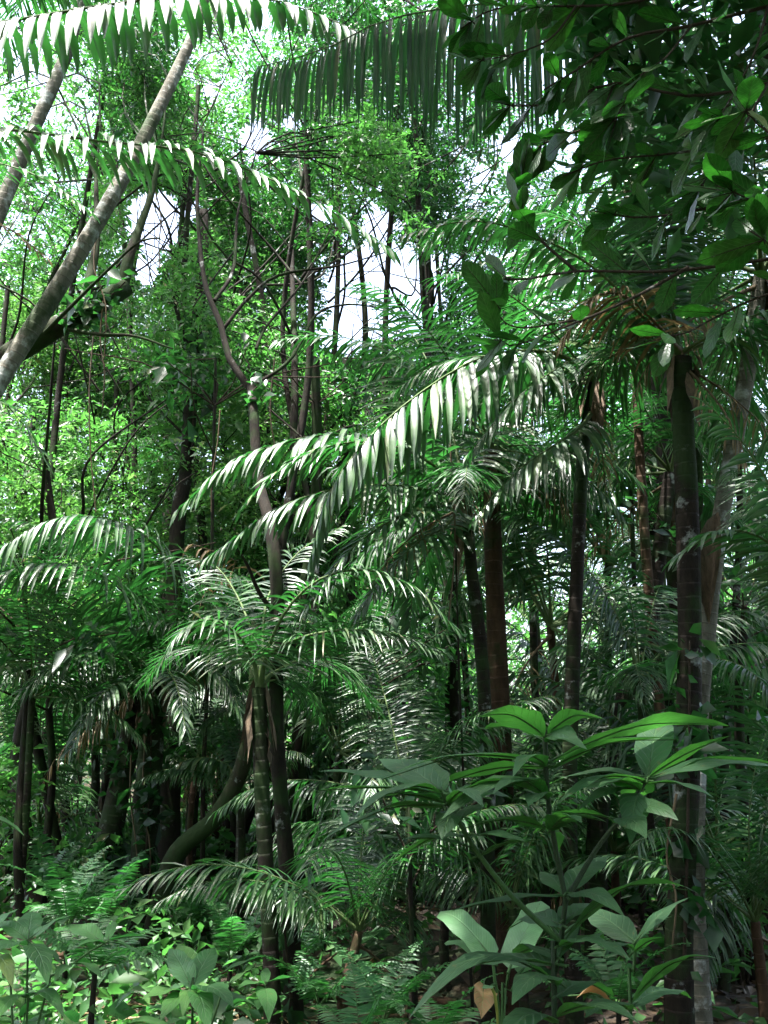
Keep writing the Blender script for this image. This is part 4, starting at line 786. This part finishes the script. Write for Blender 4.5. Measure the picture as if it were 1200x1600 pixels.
for k, (q, r, nl) in enumerate(TW):
    R = np.random.default_rng(1000 + k); g = G(); pts = [z - oO for z in PP(*q)]
    if q[0][0] > 1300: pts = [np.array([-0.2, 0.15, pts[0][2] - 0.25])] + pts
    p = tube(g, pts, r, r*0.35, 26, 6, 0.08, k); br = ob('branch', g.mesh('branch', M['twig']), rO)
    for i in range(int(nl*1.55)):
        t = 1.0 if i < 6 else 0.35 + 0.65*R.random()**0.7
        f = min(int(t*25), 24); b = p[f]; T = nrm(p[f] - p[max(f - 2, 0)] if f else p[1] - p[0])
        a = i*2.4 + R.normal(0, 0.4); s = nrm(np.cross(T, Z)); 
        d = T*R.uniform(0.1, 0.9) + s*cos(a)*R.uniform(0.5, 1.0) + Z*(sin(a)*0.55 - 0.15) 
        up = np.array([R.normal(0, 0.45), R.normal(-0.1, 0.45), 1.0])
        place_leaf(LEAFO[R.integers(8)], br, b, d, up, R.uniform(0.10, 0.185))
# upper crown added out of view to shade the branches, with leaves behind them
g = G(); R = np.random.default_rng(1100); cs = [np.array([1.6, 2.8, 4.9]) + R.normal(0, 1, 3)*np.array([1.2, 0.9, 0.35]) for _ in range(26)]
cs = [c for c in cs if pix(c)[1] < -60]; leaves_geo(g, cs, 0.5, 60, 0.18, R, gaps=False); leaves_geo(g, cloud((930, -80, 3.5), (1300, 330, 4.3), 18, R) + cloud((740, -80, 3.6), (960, 90, 4.2), 4, R), 0.26, 49, 0.11, R, up=0.9, gaps=False); g.v = [v - oO for v in g.v]
ob('crown', g.mesh('crown', M['canopy3'], smooth=False), rO)['kind'] = 'stuff'

# ------------------------------------------------------------------ large-leaved shrub, lower right
DS = 2.0
bS = on_ground(np.array([P(870, 1600, DS)[0], DS, 0.])); rH = thing('large_leaved_shrub', 'tall shrub with big pointed bright green leaves in front at lower right', 'shrub', bS); oH = off(rH)
def stem(root, q, r0, r1, mat, name='stem', base=None):
    g = G(); pts = ([np.zeros(3)] if base else []) + [z - off(root) for z in PP(*q)]
    tube(g, pts, r0, r1, 24, 8, 0.05, 3); return ob(name, g.mesh(name, M[mat]), root)
stem(rH, [(866, 1580, 2.0), (872, 1500, 2.0), (884, 1405, 2.0), (866, 1320, 2.0), (854, 1230, 2.0), (852, 1140, 2.0)], 0.0085, 0.0045, 'darkstem', 'stem', True)
stem(rH, [(884, 1408, 2.0), (930, 1330, 2.03), (975, 1270, 2.06), (1012, 1218, 2.08)], 0.0055, 0.0035, 'darkstem', 'branch')
stem(rH, [(876, 1472, 2.0), (800, 1400, 1.97), (745, 1330, 1.95), (715, 1280, 1.93), (690, 1238, 1.92)], 0.006, 0.004, 'greenstem', 'branch')
def leafpx(root, b, t, w, arch=0.06, roll=0.0, mat='shrub', shape='ellip', fold=0.22, seed=0, name='leaf', label=None, petiole=0.0, curl=0.25, wave=0.05, pmat=None, pr=0.0022):
    o0 = off(root); B = P(*b); T = P(*t); g = G()
    blade(g, B - o0, T - o0, w, arch, roll, fold, shape, 11, wave, seed=seed, curl=curl)
    L = np.linalg.norm(T - B); q = [B - o0 - nrm(T - B)*0.02, B - o0 + (T - B)*0.12 + Z*arch*L*0.42, (B + T)/2 - o0 + Z*arch*L - Z*0.003, T - o0 - (T - B)*0.06 + Z*arch*L*0.2]
    tube(g, q, pr, 0.0008, 12, 5, m=1)
    o = ob(name, g.mesh(name, [M[mat], M[pmat or 'greenstem']]), root)
    if label: o['label'] = label
    return o
SL = [ # base px, py, depth; tip px, py, depth; width m; arch; roll
    ((850, 1152, 2.0), (745, 1120, 1.80), .085, .10, -.35), ((855, 1150, 2.0), (950, 1128, 1.85), .055, .16, .35), ((853, 1152, 2.0), (906, 1166, 1.88), .05, .12, -.7),
    ((852, 1195, 2.0), (580, 1226, 1.86), .06, .10, -.12), ((852, 1222, 2.0), (690, 1280, 1.78), .07, .10, .1), ((854, 1296, 2.0), (718, 1298, 1.88), .05, .10, -.25),
    ((856, 1195, 2.0), (1138, 1134, 2.25), .095, .08, .45), ((856, 1205, 2.0), (1072, 1158, 1.82), .055, .10, .1), ((855, 1290, 2.0), (948, 1285, 1.9), .06, .12, .2),
    ((1012, 1216, 2.08), (1036, 1112, 2.35), .095, .06, 0), ((1013, 1216, 2.08), (1140, 1150, 1.95), .04, .06, .3), ((1014, 1222, 2.08), (1205, 1192, 2.2), .07, .07, .35),
    ((1010, 1224, 2.08), (868, 1258, 1.85), .065, .10, -.1), ((1008, 1222, 2.08), (890, 1236, 2.2), .07, .08, .4), ((1012, 1226, 2.08), (1115, 1246, 1.9), .055, .08, .1), ((1000, 1240, 2.06), (985, 1320, 1.95), .07, .15, 0.3),
    ((975, 1272, 2.06), (1060, 1282, 1.95), .06, .15, -.5), ((1005, 1222, 2.08), (985, 1262, 2.3), .08, .05, 0),
    ((690, 1240, 1.92), (498, 1205, 1.98), .05, .06, .25), ((690, 1238, 1.92), (592, 1186, 2.15), .08, .05, .35), ((692, 1238, 1.92), (655, 1188, 2.2), .07, .05, 0), ((695, 1256, 1.92), (576, 1252, 1.8), .05, .09, -.1),
    ((694, 1262, 1.92), (503, 1314, 1.72), .065, .09, -.25), ((696, 1248, 1.92), (852, 1222, 1.85), .045, .10, .1), ((712, 1272, 1.93), (690, 1312, 1.82), .06, .12, 0), ((745, 1330, 1.95), (628, 1312, 1.9), .04, .10, .2),
    ((752, 1338, 1.95), (834, 1316, 1.9), .03, .12, .2), ((718, 1283, 1.93), (760, 1262, 2.1), .06, .08, .2),
    ((886, 1395, 2.0), (948, 1338, 2.2), .075, .05, 0), ((884, 1400, 2.0), (845, 1362, 2.15), .06, .06, 0), ((880, 1472, 2.0), (1095, 1398, 1.9), .065, .22, .25), ((874, 1545, 2.0), (640, 1590, 1.75), .06, .20, .15), ((874, 1480, 2.0), (945, 1470, 2.2), .08, .06, .2),
    ((872, 1500, 2.0), (800, 1496, 2.2), .08, .10, -.15), ((872, 1540, 2.0), (800, 1570, 1.72), .075, .10, .1), ((870, 1590, 2.0), (1000, 1600, 1.75), .07, .10, .1), ((868, 1600, 2.0), (780, 1640, 1.7), .08, .10, .1), ((872, 1500, 2.0), (905, 1440, 2.2), .06, .06, .4),
    ((874, 1478, 2.0), (985, 1500, 1.8), .07, .10, .0), ((882, 1440, 2.0), (960, 1420, 2.2), .06, .08, .0), ((870, 1560, 2.0), (960, 1560, 2.25), .08, .10, .0)]
Rs = np.random.default_rng(5)
for (px, py, dd) in ((853, 1160, 2.0), (853, 1200, 2.0), (855, 1250, 2.0), (860, 1300, 2.0), (1012, 1218, 2.08), (1000, 1236, 2.07), (965, 1285, 2.05), (690, 1240, 1.92), (700, 1258, 1.92), (730, 1308, 1.94), (884, 1400, 2.0), (878, 1450, 2.0), (872, 1510, 2.0)):
    for _ in range(2):
        a = Rs.uniform(0, 6.28); L = Rs.uniform(110, 210)
        SL.append(((px, py, dd), (px + cos(a)*L, py + Rs.uniform(-25, 45), dd + sin(a)*0.24), Rs.uniform(.045, .07), Rs.uniform(.05, .14), Rs.normal(0, .25)))
for k, (b, t, w, a, ro) in enumerate(SL): leafpx(rH, b, t, w*0.88, a, ro, seed=k, wave=0.07)
# two-leaved seedling beside it
rI = thing('broad_leaved_seedling', 'upright seedling with two broad leaves right of the large shrub', 'plant', on_ground(np.array([P(985, 1590, 2.3)[0], 2.3, 0.])))
stem(rI, [(985, 1575, 2.3), (990, 1520, 2.3), (993, 1472, 2.3)], 0.006, 0.004, 'greenstem', 'stem', True)
for k, (b, t, w, a, ro) in enumerate([((993, 1474, 2.3), (912, 1420, 2.45), .085, .06, .25), ((994, 1472, 2.3), (1078, 1402, 2.4), .07, .08, .3), ((991, 1484, 2.3), (945, 1494, 2.15), .03, .1, 0), ((990, 1490, 2.3), (1040, 1465, 2.2), .03, .1, .2),
                                      ((987, 1568, 2.3), (1122, 1498, 2.15), .075, .16, .1), ((986, 1575, 2.3), (1080, 1560, 2.5), .08, .1, 0), ((985, 1580, 2.3), (915, 1590, 2.1), .07, .1, 0)]): leafpx(rI, b, t, w, a, ro, seed=60 + k)
# paddle-leaved plant
rP = thing('paddle_leaved_plant', 'plant with pale paddle leaves on slim yellow-green stalks below the shrub', 'plant', on_ground(np.array([P(783, 1600, 3.0)[0], 3.0, 0.])))
for k, (q, mt) in enumerate([([(780, 1600, 3.0), (775, 1550, 3.0), (770, 1500, 3.0)], 'greenstem'), ([(784, 1600, 3.0), (790, 1550, 3.0), (796, 1512, 3.0)], 'greenstem'), ([(778, 1600, 3.0), (772, 1560, 2.98), (767, 1540, 2.98)], 'yellowstem'), ([(786, 1600, 3.0), (795, 1560, 3.05), (812, 1520, 3.05)], 'greenstem')]): stem(rP, q, 0.006, 0.0045, mt, 'stalk', True)
for k, (b, t, w, a, ro) in enumerate([((770, 1502, 3.0), (688, 1424, 3.2), .085, .10, .25), ((796, 1514, 3.0), (846, 1408, 3.3), .09, .03, -.1), ((812, 1522, 3.05), (870, 1490, 3.2), .07, .1, .2), ((771, 1500, 3.02), (700, 1470, 3.3), .07, .05, 0.1), ((768, 1540, 2.98), (757, 1545, 2.95), .03, .05, 0)]): leafpx(rP, b, t, w, a, ro, 'paddle', 'paddle', 0.2, 80 + k, wave=0.07, pr=0.004)
rBr = thing('dead_leaf', 'curled brown dead leaf hanging beside the paddle-leaved plant', 'leaf', P(756, 1540, 3.05)); leafpx(rBr, (756, 1538, 3.05), (752, 1592, 2.95), .07, .05, 0.4, 'brownleaf', 'ellip', 0.8, 91, 'blade', wave=0.15)
rBr = thing('dead_leaf', 'pale brown fallen leaf arched behind the shrub foot', 'leaf', P(900, 1560, 2.6)); leafpx(rBr, (900, 1560, 2.6), (965, 1580, 2.6), .08, .25, 0.2, 'brownleaf', 'ellip', 0.5, 92, 'blade', wave=0.1)

# ------------------------------------------------------------------ low leafy plants, bottom left
def low_plant(name, label, foot, d, stems, leaves, mat='low', r=0.005):
    root = thing(name, label, 'plant', on_ground(np.array([P(foot, 1600, d)[0], d, 0.])))
    for q in stems: stem(root, q, r, r*0.6, 'greenstem', 'stem', True)
    for k, (b, t, w, a, ro) in enumerate(leaves): leafpx(root, b, t, w*0.75, a, ro, mat, seed=100 + k, fold=0.3, wave=0.08)
    return root
d = 2.6
low_plant('leafy_seedling', 'bright broad-leaved seedling at the bottom, left of the forked tree', 300, d, [[(300, 1600, d), (299, 1545, d)], [(330, 1600, d), (370, 1560, d), (415, 1540, d)], [(340, 1620, d), (352, 1590, d)]], [
    ((299, 1545, d), (264, 1482, 2.8), .085, .05, .3), ((300, 1545, d), (336, 1480, 2.85), .09, .05, -.1), ((302, 1546, d), (280, 1475, 3.0), .09, .04, 0), ((302, 1548, d), (365, 1574, 2.4), .09, .1, 0), ((298, 1550, d), (285, 1590, 2.4), .05, .1, 0), ((304, 1552, d), (325, 1615, 2.35), .08, .1, 0.1),
    ((298, 1552, d), (222, 1562, 2.45), .09, .08, 0), ((340, 1525, 2.7), (432, 1494, 2.8), .06, .08, .25), ((358, 1538, d), (402, 1512, 2.7), .045, .06, .3), ((412, 1538, d), (372, 1545, 2.45), .05, .06, 0), ((415, 1536, d), (470, 1526, d), .045, .06, .35), ((414, 1538, d), (416, 1512, 2.75), .035, .04, 0), ((414, 1545, d), (420, 1598, 2.4), .07, .1, 0.2),
    ((352, 1585, d), (400, 1574, 2.4), .03, .1, .2), ((352, 1585, d), (395, 1596, 2.4), .03, .1, .1), ((350, 1586, d), (362, 1615, 2.4), .03, .1, 0), ((352, 1583, d), (375, 1565, 2.7), .03, .1, .2), ((345, 1540, d), (352, 1556, 2.5), .04, .1, 0), ((230, 1580, d), (270, 1600, 2.4), .05, .1, 0), ((296, 1556, d), (250, 1596, 2.4), .07, .1, .1)])
d = 3.0
low_plant('leafy_seedling', 'broad-leaved plant with drooping veined leaves in the bottom left corner', 40, d, [[(40, 1620, d), (42, 1545, d), (44, 1470, d)], [(20, 1600, d), (-10, 1500, d), (-20, 1450, d)], [(60, 1600, d), (110, 1510, d), (170, 1470, d)]], [
    ((44, 1478, d), (75, 1540, 2.75), .10, .10, .1), ((44, 1475, d), (95, 1505, 2.9), .07, .08, .2), ((42, 1470, d), (-5, 1440, 3.1), .08, .06, .2), ((44, 1465, d), (50, 1425, 3.3), .10, .04, 0), ((46, 1468, d), (115, 1430, 3.2), .09, .06, .3), ((40, 1475, d), (-20, 1495, 2.8), .09, .08, 0),
    ((-18, 1455, d), (30, 1420, 3.1), .06, .08, .2), ((170, 1470, d), (240, 1464, 2.95), .05, .06, .3), ((168, 1472, d), (228, 1498, 2.85), .045, .06, .2), ((165, 1475, d), (120, 1480, 2.85), .04, .08, 0), ((160, 1474, d), (100, 1445, 3.15), .09, .06, .2), ((168, 1470, d), (180, 1440, 3.2), .04, .05, 0), ((110, 1510, d), (85, 1535, 2.8), .05, .08, 0), ((112, 1508, d), (160, 1530, 2.8), .06, .08, .1), ((-15, 1500, d), (20, 1545, 2.7), .08, .1, 0), ((40, 1560, d), (100, 1590, 2.7), .08, .1, 0), ((40, 1560, d), (-10, 1600, 2.7), .08, .1, 0)])
d = 2.2
low_plant('leafy_seedling', 'small leaf sprig poking in at the left edge, bright yellow-green', -40, d, [[(-40, 1500, d), (-40, 1300, d), (-30, 1250, d), (-5, 1180, d)]], [((-5, 1182, d), (22, 1160, d), .03, .05, .4), ((-4, 1184, d), (12, 1178, 2.1), .025, .05, .2), ((-8, 1180, d), (8, 1158, 2.3), .02, .05, .3), ((-34, 1280, d), (38, 1306, 2.1), .03, .1, .1)])
R = np.random.default_rng(1300)
for k, (px, d, h, n, lab) in enumerate([(120, 4.2, 0.75, 16, 'leafy plant left of the fern bank, just behind corner plant'), (200, 5.2, 0.6, 14, 'leafy plant among the ferns beneath the vine-clad pair'), (30, 5.5, 0.8, 16, 'leafy plant at the left edge behind the corner plant'), (1150, 2.9, 0.75, 14, 'dark leafy plant in the bottom right corner'), (690, 4.4, 0.45, 14, 'dark low plant left of the paddle-leaved plant'), (1050, 3.4, 0.6, 14, 'dark low plant between shrub and right trunk foot'), (590, 4.6, 0.4, 14, 'dark low plant in the bottom gap right of the forked tree'), (460, 3.6, 0.5, 12, 'dark low plant at the foot of the forked tree'), (200, 3.2, 0.6, 14, 'low plant between the two bottom left seedlings')]):
    b = on_ground(np.array([P(px, 1600, d)[0], d, 0.])); root = thing('leafy_plant', lab, 'plant', b, 'low leafy plants of the forest floor'); g = G(); tube(g, [np.zeros(3), (0.02, 0, h*0.5), (R.normal(0, .05), 0, h)], 0.006, 0.003, 10, 5); ob('stem', g.mesh('stem', M['greenstem']), root)
    for i in range(n):
        t = h*(0.35 + 0.65*i/n) + 0.1; a = i*2.4; L = R.uniform(0.12, 0.22); g = G(); B = np.array([0, 0, t]); T = B + np.array([cos(a), sin(a), R.uniform(-0.3, 0.5)])*L
        blade(g, B, T, L*0.42, 0.1, R.normal(0, 0.2), 0.25, 'ellip', 8, 0.06, seed=i); ob('leaf', g.mesh('leaf', M['low' if px < 500 else 'shrub']), root)

# ------------------------------------------------------------------ ferns, ground cover, litter
FERN = []
for k in range(5):
    gr, V = frond_geo(arc(radians(35 + 9*k), 0.75, 1.3), nl=30, L=0.15, w=0.030, droop=0.3, lift=0.08, seed=1400 + k, t0=0.15, rr=0.004, ns=3, miss=0.02, taper=0.8, fwd=(0.2, 0.6))
    gl = G(); add_strips(gl, V); FERN.append((gr.mesh('frond', M['greenstem']), gl.mesh('leaflets', M['fern'])))
spots = [(150, 1440, 5.6, 0.8), (110, 1390, 7.6, 0.9), (170, 1385, 8.6, 1.0), (70, 1350, 9.6, 1.0), (300, 1400, 9.0, 0.9), (360, 1440, 7.4, 0.8), (500, 1500, 6.4, 0.8), (600, 1520, 6.0, 0.8), (680, 1560, 5.2, 0.7), (560, 1560, 5.4, 0.7), (960, 1500, 6.0, 0.8), (470, 1440, 8.0, 0.8), (380, 1380, 10.0, 0.9)]
for k, (px, py, d, s) in enumerate(spots):
    R = np.random.default_rng(1500 + k); c = P(px, py, d); b = on_ground(c, 0.02)
    b[2] = max(b[2], 0.0) if c[2] > b[2] else b[2]
    root = thing('fern', None, 'fern', b, 'ferns on the forest floor'); h = max(min(c[2] - b[2] - 0.25, 0.7), 0.04); g = G(); tube(g, [np.zeros(3), np.array([0.01, 0, h])], 0.02, 0.014, 5, 6); ob('stem', g.mesh('stem', M['bark']), root)
    for i in range(7):
        mr, ml = FERN[R.integers(5)]; f = ob('frond', mr, root, (0, 0, h)); f.rotation_euler = (R.normal(0, .1), R.normal(0, .12), i*2.399 + R.normal(0, .2)); f.scale = (s,)*3; c2 = ob('leaflets', ml, f); c2['kind'] = 'stuff'
    uniq(root, 'light green fern ' + where(px, py), d)
def cover(name, n, box, size, mat, h, label, cat, dens=None, up=0.6, asp=0.5):
    R = np.random.default_rng(n); x = R.uniform(box[0], box[1], n*3); y = R.uniform(box[2], box[3], n*3)
    if dens is not None: k = R.random(len(x)) < dens(x, y); x, y = x[k], y[k]
    x, y = x[:n], y[:n]; c = np.stack([x, y, gz(x, y) + 0.02 + h*R.random(len(x))**1.6], -1); g = G(); leaves_geo(g, c, 0.02, 1, size, R, up=up, gaps=False, asp=asp)
    tag(ob(name, g.mesh(name, M[mat], smooth=False)), label, cat, None, 'stuff')
patch = lambda x, y: np.clip(0.35 + 0.6*np.sin(x*1.3 + 0.6*y) * np.cos(y*0.9 - x*0.4), 0.02, 1)
cover('ground_cover', 30000, (-9, 9, 6, 24), 0.11, 'cover', 0.35, 'low green ground cover spreading under the palms', 'ground cover', lambda x, y: patch(x, y)*np.clip(0.5 - x*0.12, 0.15, 1))
cover('ground_cover', 6000, (-6, -0.6, 3.2, 9.5), 0.085, 'cover', 0.5, 'bright low leaves covering the bank at lower left', 'ground cover', lambda x, y: np.clip(patch(x, y) + 0.3, 0, 1))
cover('leaf_litter', 14000, (-8, 8, 1.5, 18), 0.12, 'litter', 0.03, 'brown fallen leaves littering the forest floor', 'leaf litter', None, 0.35)
for k, (px, d, L, az, r) in enumerate([(330, 7.6, 1.6, 0.5, 0.02), (560, 6.2, 1.2, 2.6, 0.015), (120, 8.2, 2.0, 0.2, 0.03), (700, 5.0, 1.0, 1.2, 0.012), (480, 8.6, 2.2, 2.9, 0.035), (1000, 5.4, 1.4, 0.3, 0.02), (250, 4.6, 0.9, 1.0, 0.012), (850, 6.4, 1.5, 2.4, 0.02)]):
    R = np.random.default_rng(1800 + k); c = P(px, 1500, d); b = on_ground(c, -r*0.6); g = G(); pts = []
    for t in np.linspace(-0.5, 0.5, 5):
        x, y = b[0] + cos(az)*L*t + R.normal(0, 0.04), b[1] + sin(az)*L*t + R.normal(0, 0.04); pts.append(np.array([x, y, float(gz(x, y)) + r*0.7 + 0.03*R.random()]) - b)
    tube(g, pts, r, r*0.5, 14, 7, 0.1, k); tube(g, [pts[2], pts[2] + np.array([0.12, 0.05, 0.15]), pts[2] + np.array([0.3, 0.1, 0.28])], r*0.5, r*0.2, 6, 5)
    o = ob('fallen_branch', g.mesh('fallen_branch', M['mossy'] if k % 2 else M['barkbrown']), None, b); tag(o, None, 'branch', 'fallen branches on the forest floor'); uniq(o, 'fallen branch lying on the litter ' + where(px, 1450), d)
for k, (px, d, az) in enumerate([(400, 7.0, 0.4), (620, 5.8, 2.2), (520, 7.6, 3.6), (760, 6.0, 1.4), (160, 6.6, 5.0), (960, 6.2, 0.9)]):
    c = P(px, 1500, d); b = on_ground(c, -0.10); root = thing('fallen_frond', None, 'palm frond', b, 'dead fronds on the forest floor'); uniq(root, 'dead brown frond lying on the litter ' + where(px, 1450), d)
    gr, V = frond_geo([np.array([-0.8, 0, 0]), np.array([-0.2, 0.05, 0.06]), np.array([0.4, 0, 0.04]), np.array([0.9, -0.1, -0.04])], nl=30, L=0.4, w=0.025, droop=0.25, lift=0.0, seed=1900 + k, miss=0.2, jit=0.2, ns=4)
    root.rotation_euler = (0, 0, az); ob('rachis', gr.mesh('rachis', M['rachisbrown']), root); g = G(); add_strips(g, V); ob('leaflets', g.mesh('leaflets', M['dead']), root)['kind'] = 'stuff'
settle()
